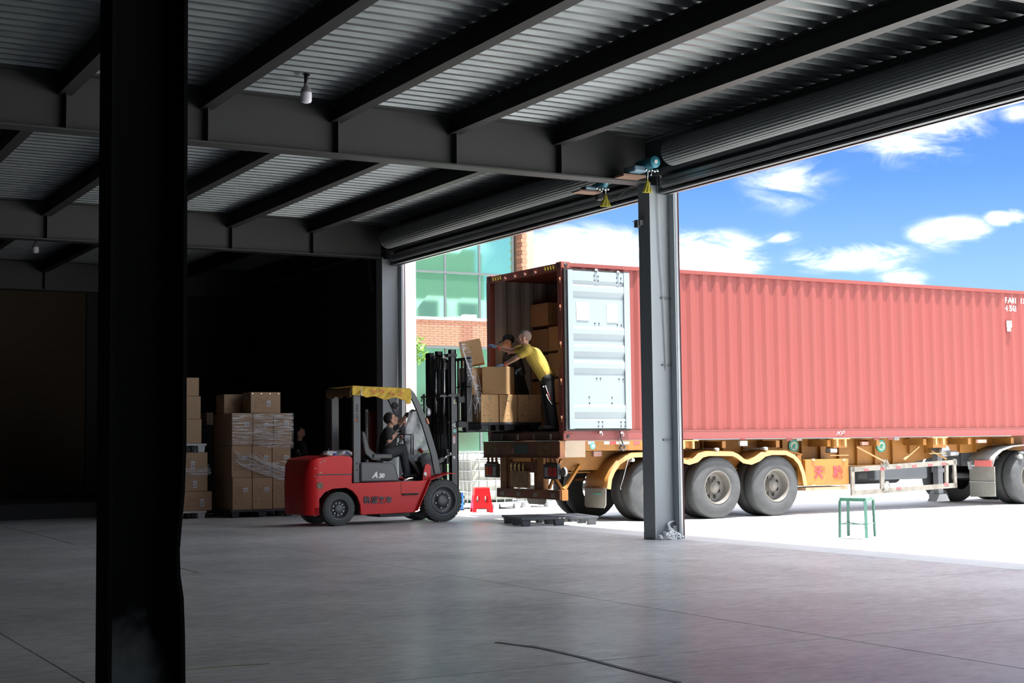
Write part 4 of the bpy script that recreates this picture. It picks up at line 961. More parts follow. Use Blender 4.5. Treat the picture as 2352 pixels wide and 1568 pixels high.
for y in (0, CW-.06):
    b = MB(); b.box(.1, CL-.1, y, y+.06, Z1-.062, Z1); build('top_rail', b, redr, co)
    b = MB(); b.box(.1, CL-.1, y, y+.014, Z0, Z0+.152); b.box(.1, CL-.1, y-.004, y+.05, Z0, Z0+.014); b.box(.1, CL-.1, y-.004, y+.05, Z0+.14, Z0+.154); build('bottom_rail', b, mat('rail red', (.33, .07, .065), .55, c2=(.27, .06, .055), scale=2), co)
for x in (0, CL-.17):
    for y in (0, CW-.16):
        for z in (Z0, Z1-.10):
            b = MB(); b.box(x, x+.178, y-.006, y+.162, z, z+.118); cs = build('corner_casting', b, redd, co, bevel=.012)
            if x == 0:
                b = MB(); cxx, czz = x+.09, z+.06
                b.lathe([(.034, -.006), (.033, -.009), (.0001, -.009)], (cxx, y, czz), 'y', 14) if y == 0 else None
                b.box(-.003, 0.002, y+.05, y+.11, z+.03, z+.09); build('casting_hole', b, black, cs)
for y in (0, CW-.12):
    b = MB(); b.box(0.0, .10, y, y+.12, Z0+.10, Z1-.10); build('corner_post', b, redd, co)
b = MB(); b.box(0, .08, .1, CW-.1, Z1-.115, Z1-.005); hdr = build('door_header', b, redd, co)
b = MB(); b.box(0, .10, .1, CW-.1, Z0, Z0+.14); sill = build('door_sill', b, mat('dark worn sill', (.10, .05, .04), .7, c2=(.05, .04, .035), scale=6), co)
for y0 in (.20, CW-.52):
    for k in range(4):
        b = MB(); y = y0+k*.085
        b.add([(-.003, y, Z1-.09), (-.003, y+.04, Z1-.09), (-.003, y+.065, Z1-.03), (-.003, y+.025, Z1-.03)], [(0, 1, 2, 3)]); build('warning_stripe', b, cyel, hdr, solid=.002, recalc=False)
for k in range(4): b = MB(); y = .75+k*.33; b.box(-.035, 0, y, y+.06, Z1-.10, Z1-.075); b.box(-.035, -.02, y+.015, y+.045, Z1-.12, Z1-.06); build('locking_cam', b, mat('bent cam', (.42, .22, .18), .6), hdr)
for k in range(4): b = MB(); y = .35+k*.52; b.box(-.02, 0, y, y+.04, Z0+.02, Z0+.11); build('locking_cam', b, ironw, sill)
for k in range(10): b = MB(); x = tl_(1310, 600)[0]; 
b = MB()
for z in (Z0+.35, Z0+.95, Z0+1.55, Z0+2.15, Z0+2.6): b.cyl((-.012, .02, z-.05), (-.012, .02, z+.05), .014, 8)
o = build('door_hinge_pin', b, rust, co); o['kind'] = 'stuff'
b = MB(); b.box(.004, .018, -.03, -.005, Z0+.12, Z1-.12); build('hinge_strip', b, redr, co)
# the open rear door, folded back along the near side
DA = math.radians(-1.6)
dx0, dx1 = tl_(1304, 800, -.09)[0], tl_(1446, 800, -.09)[0]; dz1, dz0 = tl_(1304, 619, -.09)[1], tl_(1304, 985, -.09)[1]
dr = co
yd = -.075
b = MB(); b.box(dx0-.045, dx1+.01, yd, yd+.055, dz0-.03, dz1+.02); gask = build('door_leaf', b, rubber, co)
def dzp(y): return tl_(1375, y, -.09)[1]+(-.0)
yf_ = yd-.045
b = MB(); b.box(dx0, dx0+.095, yf_, yd, dz0, dz1); b.box(dx1-.115, dx1, yf_, yd, dz0, dz1); build('door_stile', b, doorw, gask)
# panel with horizontal pressed ribs
zs = lambda py: dz1-(py-125)/(1440-125)*(dz1-dz0)     # zoomed-crop row to height
ribs = [(238, 345), (590, 700), (738, 845), (875, 985), (1238, 1355)]
prof = [(yf_+.012, zs(130)), (yf_+.012, zs(210)), (yf_+.02, zs(213)), (yf_+.03, zs(236))]
for (a_, c_) in ribs:
    prof += [(yf_+.03, zs(a_)), (yf_+.006, zs(a_+22)), (yf_+.006, zs(a_+62)), (yf_+.03, zs(c_-6))]
prof += [(yf_+.03, zs(1358)), (yf_+.012, zs(1372)), (yf_+.012, zs(1436))]
b = MB(); b.add([(x, y, z) for y, z in prof for x in (dx0+.095, dx1-.115)], [(2*i, 2*i+1, 2*i+3, 2*i+2) for i in range(len(prof)-1)]); pan = build('door_panel', b, doorw, gask, recalc=False)
sxp = lambda px: dx0+(px-935)/(1445-935)*(dx1-dx0)
for (x0, x1, y0, y1) in ((1008, 1108, 392, 540), (1257, 1346, 402, 550)):
    b = MB(); b.box(sxp(x0), sxp(x1), yf_+.022, yf_+.028, zs(y1), zs(y0)); build('white_sticker', b, mat('bright white sticker', (.95, .95, .95), .5, amt=.02), pan)
for (x, y) in ((1153, 165), (1186, 168), (1155, 203), (1186, 206), (1342, 172), (1375, 175), (1342, 212), (1375, 214), (1158, 562), (1192, 564), (1345, 568), (1378, 571), (1166, 1022), (1198, 1022), (1352, 1024), (1385, 1027), (1103, 1177), (1290, 1180), (1104, 1227), (1290, 1227), (1172, 1383), (1203, 1383), (1170, 1419), (1203, 1420), (1357, 1384), (1391, 1386), (1357, 1419), (1391, 1420)):
    b = MB(); b.cyl((sxp(x), yf_+(.003 if y < 230 or y > 1360 else .022), zs(y)), (sxp(x), yf_+.032, zs(y)), .012, 8); build('bolt', b, black, pan)
for px, py in ((1169, 115), (1352, 122), (1187, 1470), (1362, 1475)):
    x = sxp(px); z = zs(py); b = MB(); b.box(x-.02, x+.02, yf_, yd+.03, z-.02, z+.02); b.box(x-.035, x+.01, yf_-.01, yf_+.02, z-.012, z+.012); b.tube([(x, yf_-.01, z), (x+.02, yf_-.02, z-.03), (x-.01, yf_-.02, z-.05)], .01, 6); build('cam_keeper', b, chrome, gask)
# side lettering
def corr_y(x):
    u = ((x-.15) % .278); return .022+(0 if u < .072 else .036*(u-.072)/.068 if u < .14 else .036 if u < .21 else .036*(1-(u-.21)/.068))
for txt, px, py in (('FAMI 123', 2310.5, 689.5), ('45G1', 2312, 708)):
    q = tl_(px, py, .02); x = q[0]
    for ch_ in txt:
        if ch_ != ' ':
            o = text_mesh('painted_letter', ch_, .158, whiteem, at(FACE_MY, (x+.04, 0, q[1])), near_wall, offset=.004, extrude=.001, sx=.78)
            for v in o.data.vertices: v.co.y += corr_y(v.co.x)-.004
        x += .036 if ch_ == 'I' else .105 if ch_ == 'M' else .088
b = MB(); q = tl_(2312, 743, 0); b.box(q[0]+.02, q[0]+.15, .0, .02, q[1]-.07, q[1]+.06); b.box(q[0]+.03, q[0]+.12, .0, .02, q[1]-.15, q[1]-.08); pl_ = build('white_plate', b, whiteem, near_wall)
b = MB(); b.box(q[0]+.06, q[0]+.11, -.004, 0, q[1]+.02, q[1]+.035); b.box(q[0]+.07, q[0]+.09, -.004, 0, q[1]-.02, q[1]); build('plate_print', b, redmark, pl_)
q0 = tl_(1921, 998, 0); b = MB()
def scr(pts, y=-.01): b.tube([(q0[0]+x*.010, y, q0[1]+z*.0075) for x, z in pts], .004, 4)
scr([(4, 9), (0, -1)]); scr([(1, 3), (7, 6)]); scr([(9, 9), (5, -1)]); scr([(14, 8), (10, -2)]); scr([(12, 7), (20, 9), (18, 4), (12, 2)])
o = build('chalk_scribble', b, whiteem, co, recalc=False)
# cartons stacked inside the container
def inside(px0, px1, py0, py1, xl, depth, label):
    d = Vector((TM @ Vector((xl, 0, 0)))); n = TM.to_3x3() @ Vector((1, 0, 0))
    def hit(px, py):
        r_ = Vector(ray(px, py)); o_ = Vector((0, 0, H)); t_ = (d-o_).dot(n)/r_.dot(n); return TI @ (o_+r_*t_)
    a_, c_ = hit(px0, py1), hit(px1, py0)
    y0, y1 = sorted((a_.y, c_.y)); z0, z1 = a_.z, c_.z; y1 = min(y1, CW-.075)
    cpos = TM @ Vector((xl+depth/2, (y0+y1)/2, 0)); r_ = carton(label, (cpos.x, cpos.y, max(z0, Z0+.165)), depth, y1-y0-.01, z1-max(z0, Z0+.165)-.006, rz=TH, m=cart, tape_top=False, group='cartons stacked inside the container'); return r_
rowsL = [(693, 752), (753, 812), (813, 872), (873, 932), (933, 984)]
for k, (a_, c_) in enumerate(rowsL):
    inside(1212, 1258, a_, c_, .86, .5, 'carton inside the container, taller left column, %s' % ['topmost', 'second from the top', 'third from the top', 'fourth from the top', 'lowest'][k])
rowsR = [(746, 806), (807, 866), (867, 926), (927, 984)]
for k, (a_, c_) in enumerate(rowsR):
    inside(1259, 1291, a_, c_, .80, .5, 'carton inside the container, shorter column by the near wall, %s' % ['topmost', 'second from the top', 'third from the top', 'lowest'][k])
# ------------------------------------------------------------------ trailer
tr_ = thing('semi_trailer', 'orange skeletal semi-trailer under the red container', 'trailer', (T0.x, T0.y, 0), TH); LOCAL.add(tr_.name)
def tp(pts, y=0.): return [tl_(x, yy, y) for x, yy in pts]
GZ = -.05
zt = ZC-.002
# rear bolster
b = MB(); b.box(-.08, .02, -.02, CW+.02, zt-.27, zt); b.box(-.10, .04, -.02, CW+.02, zt-.012, zt-.0); b.box(-.10, .04, -.02, CW+.02, zt-.28, zt-.262); bol = build('rear_bolster', b, rust, tr_)
for y0, w in ((1.95, .35), (1.42, .22), (.22, .42)): b = MB(); b.box(-.084, -.078, y0, y0+w, zt-.24, zt-.04); build('faded_panel', b, mat('faded yellow patch', (.20, .13, .035), .8, c2=(.10, .05, .03), scale=10, amt=1), bol)
b = MB(); b.box(-.085, -.079, .95, 1.42, zt-.21, zt-.05); nb = build('licence_strip', b, mat('dark green strip', (.03, .075, .07), .7, c2=(.05, .06, .05), scale=12), bol)
b = MB(); b.box(-.088, -.083, 1.42-.0, 1.44, zt-.2, zt-.1); b.box(-.088, -.083, 1.40, 1.56, zt-.17, zt-.155); b.box(-.088, -.083, 1.46, 1.475, zt-.21, zt-.1); b.box(-.088, -.083, 1.5, 1.53, zt-.2, zt-.18); build('pink_mark', b, mat('pink mark', (.45, .14, .14), .7), bol)
# side rails at the rear, orange
b = MB(); b.box(0, .42, -.005, .06, zt-.27, zt-.0); gus = build('corner_gusset', b, mat('grey worn gusset', (.42, .33, .24), .7), tr_)
b = MB(); x1 = tl_(1480, 1030)[0]+.35; b.box(.28, x1, 0, .05, zt-.17, zt-.004); sr = build('side_rail', b, orange, tr_)
for k, (px, m_) in enumerate(((1330, 'r'), (1350, 's'), (1387, 'w'), (1400, 'r'), (1415, 'w'), (1430, 's'), (1455, 'r'))):
    q = tl_(px, 1016); b = MB(); b.box(q[0], q[0]+.13, -.004, .002, q[1]-.03, q[1]+.02); build('reflective_tape', b, {'r': mat('reflective red', (.62, .07, .08), .5), 'w': mat('reflective white', (.7, .68, .6), .5), 's': silv}[m_], sr)
q = tl_(1361, 1021); b = MB(); b.cyl((q[0], -.006, q[1]-.02), (q[0], 0, q[1]-.02), .055, 18); dcl = build('round_decal', b, mat('teal decal', (.12, .42, .38), .6), sr)
b = MB(); b.cyl((q[0]+.01, -.008, q[1]-.02), (q[0]+.01, -.004, q[1]-.02), .03, 14); build('decal_centre', b, mat('decal pale', (.7, .68, .5), .6), dcl)
# main beams (two I girders) and cross members
for y in (.62, CW-.62):
    b = MB(); zb_ = tl_(1600, 1062, y)[1]
    prof = [(.02, zt-.5), (.02, zt-.28), (.0, zt-.02), (11.6, zt-.02), (11.6, zt-.30), (9.4, zt-.34), (8.3, zt-.52), (.02, zt-.52)]
    b.prism(prof, 'y', y-.008, y+.008); b.prism([(8.3, zt-.54), (8.3, zt-.52), (.02, zt-.52), (.02, zt-.54)], 'y', y-.08, y+.08); b.box(0, 11.6, y-.08, y+.08, zt-.03, zt-.01)
    mb_ = build('main_girder', b, orange, tr_)
    b = MB()
    for k in range(24): x = .5+k*.46; b.box(x, x+.01, y-.075, y+.075, zt-(.52 if x < 8.3 else .32), zt-.02)
    o = build('stiffener', b, orange, mb_); o['kind'] = 'stuff'
for k in range(9):
    x = .9+k*1.22; b = MB(); b.box(x, x+.08, .1, CW-.1, zt-.16, zt-.04); build('cross_member', b, orange, tr_)
b = MB(); y = .55; q = tl_(1590, 1040, .5)[0]; b.box(.1, 1.55, .35, .36, zt-.48, zt-.18); b.box(.1, 1.55, .35, .45, zt-.49, zt-.475); build('rear_side_plate', b, orange, tr_)
# rear frame: uprights, lamps, under-run bar
zu1, zu0 = on_x(1200, 1122, 12.2).z, on_x(1200, 1143, 12.2).z
for y in (.62, CW-.62):
    b = MB(); b.box(-.06, .04, y-.10, y+.10, zu1, zt-.27); build('rear_upright', b, mat('dull orange rust', (.30, .13, .03), .7, c2=(.12, .055, .03), scale=5, amt=1), tr_)
b = MB(); b.box(-.08, .02, -.0, CW-.42, zu0, zu1); b.box(-.08, .05, .0, CW-.42, zu0, zu0+.01); bar = build('underrun_bar', b, rust, tr_)
b = MB(); b.box(-.06, .06, -.03, .03, zu0-.01, zu1+.01); build('bar_end', b, orange, bar)
for k in range(7): b = MB(); b.box(-.083, -.078, .15+k*.27, .27+k*.27, zu0+.03, zu0+.10); build('reflective_tape', b, mat('dull red tape', (.22, .04, .04), .6) if k % 2 else mat('dull grey tape', (.22, .2, .18), .6), bar)
for (y0, y1) in ((.05, .48), (1.98, 2.42)):
    z1 = zt-.38; z0 = z1-.24; b = MB(); b.box(-.09, -.02, y0, y1, z0, z1); lb = build('tail_lamp', b, black, tr_, bevel=.012)
    for k, m_ in enumerate((lensa, lensr, silv) if y0 > 1 else (silv, lensr, lensr)):
        yy = y1-.04-(k+1)*.12; b = MB(); b.box(-.098, -.088, yy+.01, yy+.11, z0+.04, z1-.05); build('lens', b, m_, lb, bevel=.004)
    b = MB(); b.box(-.06, -.03, y0+.05, y1-.02, z1, z1+.03); 
    for k in range(3): b.box(-.06, -.03, y0+.08+k*.14, y0+.11+k*.14, z1, z1+.12)
    build('lamp_bracket', b, rust, lb)
b = MB(); b.box(-.09, -.05, .95, 1.5, zu1+.02, zu1+.30); npl = build('licence_plate_board', b, mat('rusty plate', (.22, .12, .05), .8, c2=(.35, .28, .18), scale=9), tr_)
b = MB(); b.box(-.05, .0, .85, 1.6, zt-.52, zt-.34); b.box(-.05, .02, .75, .83, zu1, zt-.3); b.box(-.05, .02, 1.6, 1.68, zu1, zt-.3); build('rear_crossframe', b, rust, tr_)
for k in range(4): b = MB(); b.tube([(-.08, 1.1+k*.13, zt-.36), (-.10, 1.1+k*.13, zt-.42), (-.08, 1.12+k*.13, zt-.5)], .014, 6); build('air_coupling', b, mat('brass fitting', (.45, .35, .12), .5, .4), tr_)
b = MB(); b.bar((.02, .42, zt-.5), (-.0, .05, zu1), .05, .05); b.bar((.02, .1, zt-.3), (.0, .44, zu1+.02), .04, .04); b.bar((.5, .3, zt-.4), (.02, .04, zu1), .05, .05); build('bar_brace', b, orange, tr_)
b = MB(); b.cyl((-.02, -.01, zt-.50), (.02, -.01, zt-.50), .075, 16); build('round_reflector', b, silv, tr_)
# axles and wheels
RT = .535
hub = [tl_(1508, 1126), tl_(1649.5, 1123), tl_(1784.5, 1119.5)]
xs_ = [h_[0] for h_ in hub]
proto = None
def truck_wheel(x, yl, parent, m_t=tyret):
    r = RT; zc = GZ+r; w = .29
    b = MB(); b.lathe([(.285, .012), (.30, .0), (.36, -.006), (.44, .002), (.505, .022), (.528, .045), (r, .07), (r, w-.05), (.52, w-.02), (.44, w), (.285, w)], (x, yl, zc), 'y', 56)
    ty = build('tyre', b, m_t, parent)
    b = MB()
    b.lathe([(.295, .010), (.285, -.004), (.272, .004), (.262, .03), (.255, .16), (.235, .185), (.11, .195), (.100, .10), (.09, .085), (.065, .08), (.06, .06), (.0001, .058)], (x, yl, zc), 'y', 40); rm = build('rim', b, rim_m, ty)
    for i in range(8):
        a = 2*PI*(i+.5)/8; b = MB(); c_ = Vector((x+.172*math.cos(a), yl+.184, zc+.172*math.sin(a))); b.lathe([(.033, .012), (.033, 0), (.0001, -.001)], (c_.x, c_.y, c_.z), 'y', 10); build('hand_hole', b, black, rm)
    b = MB()
    for i in range(10): a = 2*PI*i/10; b.cyl((x+.122*math.cos(a), yl+.170, zc+.122*math.sin(a)), (x+.122*math.cos(a), yl+.2, zc+.122*math.sin(a)), .010, 6)
    o = build('wheel_nuts', b, rim_m, rm); o['kind'] = 'stuff'
    return ty
for i, x in enumerate(xs_):
    truck_wheel(x, .0, tr_)
    b = MB(); b.lathe([(.28, 0), (.42, .0), (.51, .02), (RT, .07), (RT, .24), (.51, .28), (.28, .28)], (x, .33, GZ+RT), 'y', 40); build('inner_tyre', b, rubber, tr_)
    b = MB(); b.lathe([(.28, 0), (.42, .0), (.51, .02), (RT, .07), (RT, .24), (.51, .28), (.28, .28)], (x, CW-.62, GZ+RT), 'y', 40); build('inner_tyre', b, rubber, tr_)
    b = MB(); b.lathe([(.28, 0), (.42, .0), (.51, .02), (RT, .07), (RT, .24), (.51, .28), (.28, .28)], (x, CW-.29, GZ+RT), 'y', 40); build('tyre', b, rubber, tr_)
    b = MB(); b.cyl((x, .2, GZ+RT), (x, CW-.2, GZ+RT), .07, 12); build('axle', b, black, tr_)
    b = MB(); b.box(x-.45, x+.45, .58, .66, GZ+RT+.12, GZ+RT+.17); b.box(x-.45, x+.45, CW-.66, CW-.58, GZ+RT+.12, GZ+RT+.17); build('leaf_spring', b, rust, tr_)
# wavy orange mudguards: profile along x, swept across the wheel width
top = [(1391, 1122), (1394, 1098), (1402, 1078), (1416, 1058), (1432, 1047), (1452, 1040), (1500, 1038), (1550, 1042), (1566, 1053), (1580, 1057), (1596, 1052), (1608, 1041), (1625, 1036.5), (1680, 1037), (1693, 1043), (1706, 1054), (1722, 1057), (1738, 1050), (1752, 1039), (1770, 1034.5), (1803, 1035), (1822, 1044), (1836, 1060), (1845, 1085), (1850, 1113)]
lo_ = [(x, y+10.5 if 5 < i < 21 else y+8) for i, (x, y) in enumerate(top)]
P_ = tp(top, .0)
b = MB(); n = len(P_)
vs = [(x, y, z) for x, z in P_ for y in (-.03, .12, .24, .36, .62)]
# the sheet with two raised pressings
vs = []
for x, z in P_:
    for y, dz in ((-.03, 0), (.1, .012), (.14, .03), (.2, .03), (.24, .012), (.38, .012), (.42, .03), (.48, .03), (.52, .012), (.62, .0)): vs.append((x, y, z+dz*.6))
k = 10; fs = [(i*k+j, i*k+j+1, (i+1)*k+j+1, (i+1)*k+j) for i in range(n-1) for j in range(k-1)]
b.add(vs, fs, True); mg = build('mudguard', b, orange, tr_, recalc=False, solid=.004)
b = MB()
for (a_, c_) in zip(P_, P_[1:]):
    dd = Vector((c_[0]-a_[0], c_[1]-a_[1])).normalized(); nn_ = Vector((dd.y, -dd.x))*.075
def offs(P, w):
    out = []
    for i in range(len(P)):
        a_ = Vector(P[max(i-1, 0)]); c_ = Vector(P[min(i+1, len(P)-1)]); d_ = (c_-a_).normalized(); out.append((P[i][0]+d_.y*w, P[i][1]-d_.x*w))
    return out
Q_ = offs(P_, .075); Q2 = offs(P_, .085)
vs = [(x, -.032, z) for x, z in P_]+[(x, -.032, z) for x, z in Q_]
b.add(vs, [(i, i+1, n+i+1, n+i) for i in range(n-1)]); o = build('mudguard_lip', b, mat('pale orange edge', (.62, .34, .12), .55, c2=(.45, .28, .14), scale=6), mg, recalc=False, solid=.012)
for px, py in ((1451, 1056), (1645, 1032), (1757, 1030)):
    q = tl_(px, py); b = MB(); b.cyl((q[0]-.0, .10, q[1]), (q[0]+.0, -.05, q[1]-.0), .03, 10); b.box(q[0]-.03, q[0]+.02, .0, .6, q[1]-.01, q[1]+.015); sb = build('guard_bracket', b, silv, mg)
b = MB(); b.tube([(*tl_(1446, 1052, -.05)[0:1], -.05, tl_(1446, 1052)[1]), (tl_(1438, 1055)[0], -.06, tl_(1438, 1056)[1]), (tl_(1427, 1095)[0], -.06, tl_(1427, 1097)[1]), (tl_(1419, 1115)[0], -.07, tl_(1419, 1120)[1]), (tl_(1421, 1124)[0], -.07, tl_(1421, 1124)[1])], .006, 6); build('tie_wire', b, silv, mg)
def flap(name, px0, px1, py0, py1, y, m_, w=.5):
    x = tl_(px0, py0, y)[0]
b = MB(); xf = P_[0][0]-.01; z1 = tl_(1391, 1120)[1]; z0 = tl_(1391, 1167)[1]
b.add([(xf, -.02, z1), (xf, .60, z1), (xf-.01, .60, z0+.03), (xf-.01, .54, z0), (xf-.01, .03, z0), (xf-.01, -.02, z0+.05)], [(0, 1, 2, 3, 4, 5)]); mf = build('mud_flap', b, mat('grey rubber flap', (.26, .245, .215), .8, c2=(.18, .17, .15), scale=5), tr_, solid=.014, recalc=False)
b = MB(); 
for k in range(5): b.box(xf-.03, xf-.022, .08+k*.05, .11+k*.05, z0+.22, z0+.245)
o = build('green_lettering', b, mat('green print', (.10, .35, .28), .6), mf); o['kind'] = 'stuff'
b = MB(); b.box(xf-.035, xf-.02, -.02, .6, z1-.015, z1+.0); build('flap_strip', b, rust, mf)
b = MB(); b.add([(xf-.0, CW-.6, z1), (xf, CW+.02, z1), (xf, CW+.02, z0+.05), (xf, CW-.04, z0), (xf, CW-.54, z0), (xf, CW-.6, z0+.05)], [(0, 1, 2, 3, 4, 5)]); build('mud_flap', b, mat('grey rubber flap', (.26, .245, .215)), tr_, solid=.014, recalc=False)
# side details under the container between and ahead of the wheels
def sd(name, px0, px1, py0, py1, y, w, m_, parent=tr_, bevel=0):
    a_, c_ = tl_(px0, py1, y), tl_(px1, py0, y); b = MB(); b.box(a_[0], c_[0], y, y+w, a_[1], c_[1]); return build(name, b, m_, parent, bevel=bevel)
sd('marker_lamp', 1700, 1717, 1012, 1024, .3, .05, white); sd('marker_lamp', 1364, 1382, 1036, 1048, .3, .05, mat('pinkish lamp', (.6, .35, .3), .4)); sd('marker_lamp', 1980, 1995, 1014, 1022, .3, .05, mat('pink lamp', (.75, .4, .35), .4)); sd('marker_lamp', 2246, 2266, 1009, 1017, .25, .05, mat('pink lamp', (.75, .4, .35), .4))
for px in (1562, 1915, 2143):
    q = tl_(px, 1005); x = q[0]
    tb = sd('twist_lock_bracket', px, px+30, 1006, 1028, .05, .2, orange)
    b = MB(); b.box(x-.03, x+.38, -.02, .25, zt-.03, zt-.012); b.box(x+.05, x+.09, -.02, .2, zt-.16, zt-.03); b.box(x+.25, x+.29, -.02, .2, zt-.16, zt-.03); b.box(x-.05, x+.4, .05, .08, zt-.33, zt-.315); build('lock_plate', b, mat('pale orange edge', (.62, .34, .12)), tb)
for px, py in ((1822, 1024), (2023, 1024)):
    q = tl_(px, py, .60); b = MB(); b.cyl((q[0], .585, q[1]), (q[0], .60, q[1]), .12, 24); rd = build('round_emblem', b, mat('teal emblem', (.06, .30, .24), .6), tr_)
    b = MB(); b.cyl((q[0], .578, q[1]), (q[0], .586, q[1]), .083, 20); c2_ = build('emblem_disc', b, mat('pale emblem disc', (.50, .56, .42), .6), rd)
    b = MB(); P2 = [(-.06, -.03), (-.03, .02), (.0, .045), (.04, .03), (.055, -.005), (.02, .0), (.03, -.05), (.0, -.06), (-.01, -.01), (-.035, -.055)]; b.prism([(q[0]+a_, q[1]+c_) for a_, c_ in P2], 'y', .572, .579); build('emblem_figure', b, mat('teal emblem', (.06, .30, .24)), rd)
for px0, px1, py0, py1, col_ in ((1700, 1712, 1007, 1010, 0), (1806, 1820, 1006, 1012, 0), (1830, 1842, 1006, 1012, 1), (2007, 2020, 1004, 1010, 0), (2040, 2052, 1004, 1010, 0), (2054, 2066, 1004, 1011, 1)): sd('reflective_tape', px0, px1, py0, py1, .04, .01, mat('dull red tape', (.3, .05, .05)) if not col_ else mat('dull grey tape', (.4, .36, .3)))
sd('valve', 1908, 1924, 1028, 1040, .1, .15, silv, bevel=.02)
# battery / tool box with painted characters
tb = sd('tool_box', 1851, 1949, 1053, 1116, .02, .55, orange, bevel=.01)
sd('tool_box_base', 1851, 1948, 1116, 1127, .03, .5, mat('rust beige', (.40, .24, .15), .8), tb)
for px in (1864, 1934): sd('latch', px, px+9, 1112, 1116, .0, .02, mat('rust beige', (.40, .24, .15)), tb); sd('hinge', px+1, px+8, 1053, 1058, .0, .02, mat('rust beige', (.40, .24, .15)), tb)
sd('box_handle', 1879, 1897, 1073.5, 1075, .0, .02, rust, tb)
for chn, px in (('天', 1880), ('骏', 1924)):
    q = tl_(px, 1085.5, .02); text_mesh('painted_character', chn, .235, redmark, at(FACE_MY, (q[0], .014, q[1])), tb, offset=.008, extrude=.004, sx=.9 if px < 1900 else 1)
b = MB(); a_ = tl_(1838, 1045); c_ = tl_(1851, 1113); b.box(a_[0]+.02, c_[0], .1, .16, c_[1], a_[1]); b.bar((tl_(1815, 1030)[0], .3, tl_(1815, 1030)[1]), (tl_(1851, 1044)[0], .1, tl_(1851, 1044)[1]), .03, .03); build('box_bracket', b, orange, tr_)
# side guard frame, bent and dirty
def barp(p, q_, y=-.02, w=.04, h_=.09): a_, c_ = tl_(*p, y), tl_(*q_, y); bb = MB(); bb.bar((a_[0], y, a_[1]), (c_[0], y, c_[1]), w, h_); return bb
sg = build('side_guard', barp((1955, 1078), (2196, 1061)), ironw, tr_)
for p, q_, h_ in (((1962, 1132), (2196, 1114), .09), ((1957, 1072), (1959, 1138), .08), ((2191, 1054), (2194, 1119), .07), ((2026, 1074), (2026, 1128), .09), ((2174, 1064), (2174, 1116), .07)): build('guard_rail', barp(p, q_, -.02, .04, h_), ironw, sg)
for px, py, rowk in ((1990, 1079, 0), (2027, 1077, 0), (2064, 1073.5, 0), (2100, 1071, 0), (2137, 1068, 0), (2168, 1065.5, 0), (2064, 1121, 0), (2173, 1112, 0)):
    a_ = tl_(px, py, -.045); b = MB(); b.box(a_[0]-.05, a_[0]+.06, -.046, -.038, a_[1]-.02, a_[1]+.025); build('red_reflector', b, mat('reflective red', (.62, .07, .08)), sg)
for px, py in ((1975, 1027), (2034, 1056), (2150, 1040), (2175, 1056)): pass
b = MB()
for (p, q_) in (((1972, 1026), (2030, 1060)), ((2145, 1036), (2172, 1054)), ((2115, 1025), (2075, 1055))): a_, c_ = tl_(*p, .2), tl_(*q_, .05); b.bar((a_[0], .25, a_[1]), (c_[0], .03, c_[1]), .03, .03)
build('guard_stay', b, mat('pale orange edge', (.62, .34, .12)), tr_)
b = MB()
for k in range(10): a_ = tl_(2030+random.uniform(-7, 12), 1058+random.uniform(-6, 8), -.05); c_ = tl_(2030+random.uniform(-10, 14), 1066+random.uniform(-6, 22), -.06); b.tube([(a_[0], -.05, a_[1]), (c_[0], -.08, c_[1])], .008, 4)
for k in range(6): a_ = tl_(2036+random.uniform(-3, 4), 1105, -.05); c_ = tl_(2038+random.uniform(-8, 8), 1125+random.uniform(-4, 4), -.06); b.tube([(a_[0], -.05, a_[1]), (c_[0], -.08, c_[1])], .012, 4)
o = build('tied_rags', b, mat('dirty rag', (.22, .22, .20), .9), sg, recalc=False); o['kind'] = 'stuff'
# tank, landing legs
b = MB(); a_ = tl_(1963, 1090, .8); c_ = tl_(2010, 1090, .8); b.cyl((a_[0], .9, .62), (c_[0]+.6, .9, .62), .2, 20); build('air_tank', b, black, tr_)
b = MB(); a_ = tl_(2010, 1075, .5)[0]; b.box(a_, a_+1.4, .5, .9, .50, .78); build('fuel_tank', b, mat('grey blue tank', (.10, .115, .13), .5), tr_, bevel=.04)
for y in (.40, CW-.55):
    a_ = tl_(2155, 1100, y)[0]; b = MB(); b.box(a_, a_+.13, y, y+.13, .18, zt-.1); b.box(a_-.02, a_+.15, y-.02, y+.15, .62, .70); lg = build('landing_leg', b, mat('leg grey', (.13, .14, .15), .6), tr_)
    b = MB(); b.prism([(a_-.12, .06), (a_+.25, .06), (a_+.16, .20), (a_-.03, .20)], 'y', y-.05, y+.18); build('landing_foot', b, mat('foot grey', (.22, .23, .24), .7), lg)
b = MB(); q = tl_(2168, 1035, .25); b.cyl((q[0], .2, q[1]), (q[0], .32, q[1]), .11, 16); b.cyl((q[0]+.02, .15, q[1]-.05), (q[0]+.25, .15, q[1]-.05), .05, 10); build('crank_gearbox', b, silv, tr_)
# the lever hanging at the rear rail
b = MB(); P3 = [tl_(x, y, -.06) for x, y in ((1424, 990), (1426, 1004), (1431, 1020), (1436, 1026))]; b.tube([(x, -.06, z) for x, z in P3], .013, 6); P3 = [tl_(x, y, -.08) for x, y in ((1428, 1022), (1436, 1024), (1433, 1034), (1424, 1030))]; b.tube([(x, -.07, z) for x, z in P3]+[(P3[0][0], -.07, P3[0][1])], .02, 6); P3 = [tl_(x, y, -.06) for x, y in ((1422, 1000), (1419, 1012), (1424, 1017))]; b.tube([(x, -.06, z) for x, z in P3], .005, 6); build('door_lever', b, blackg, co)
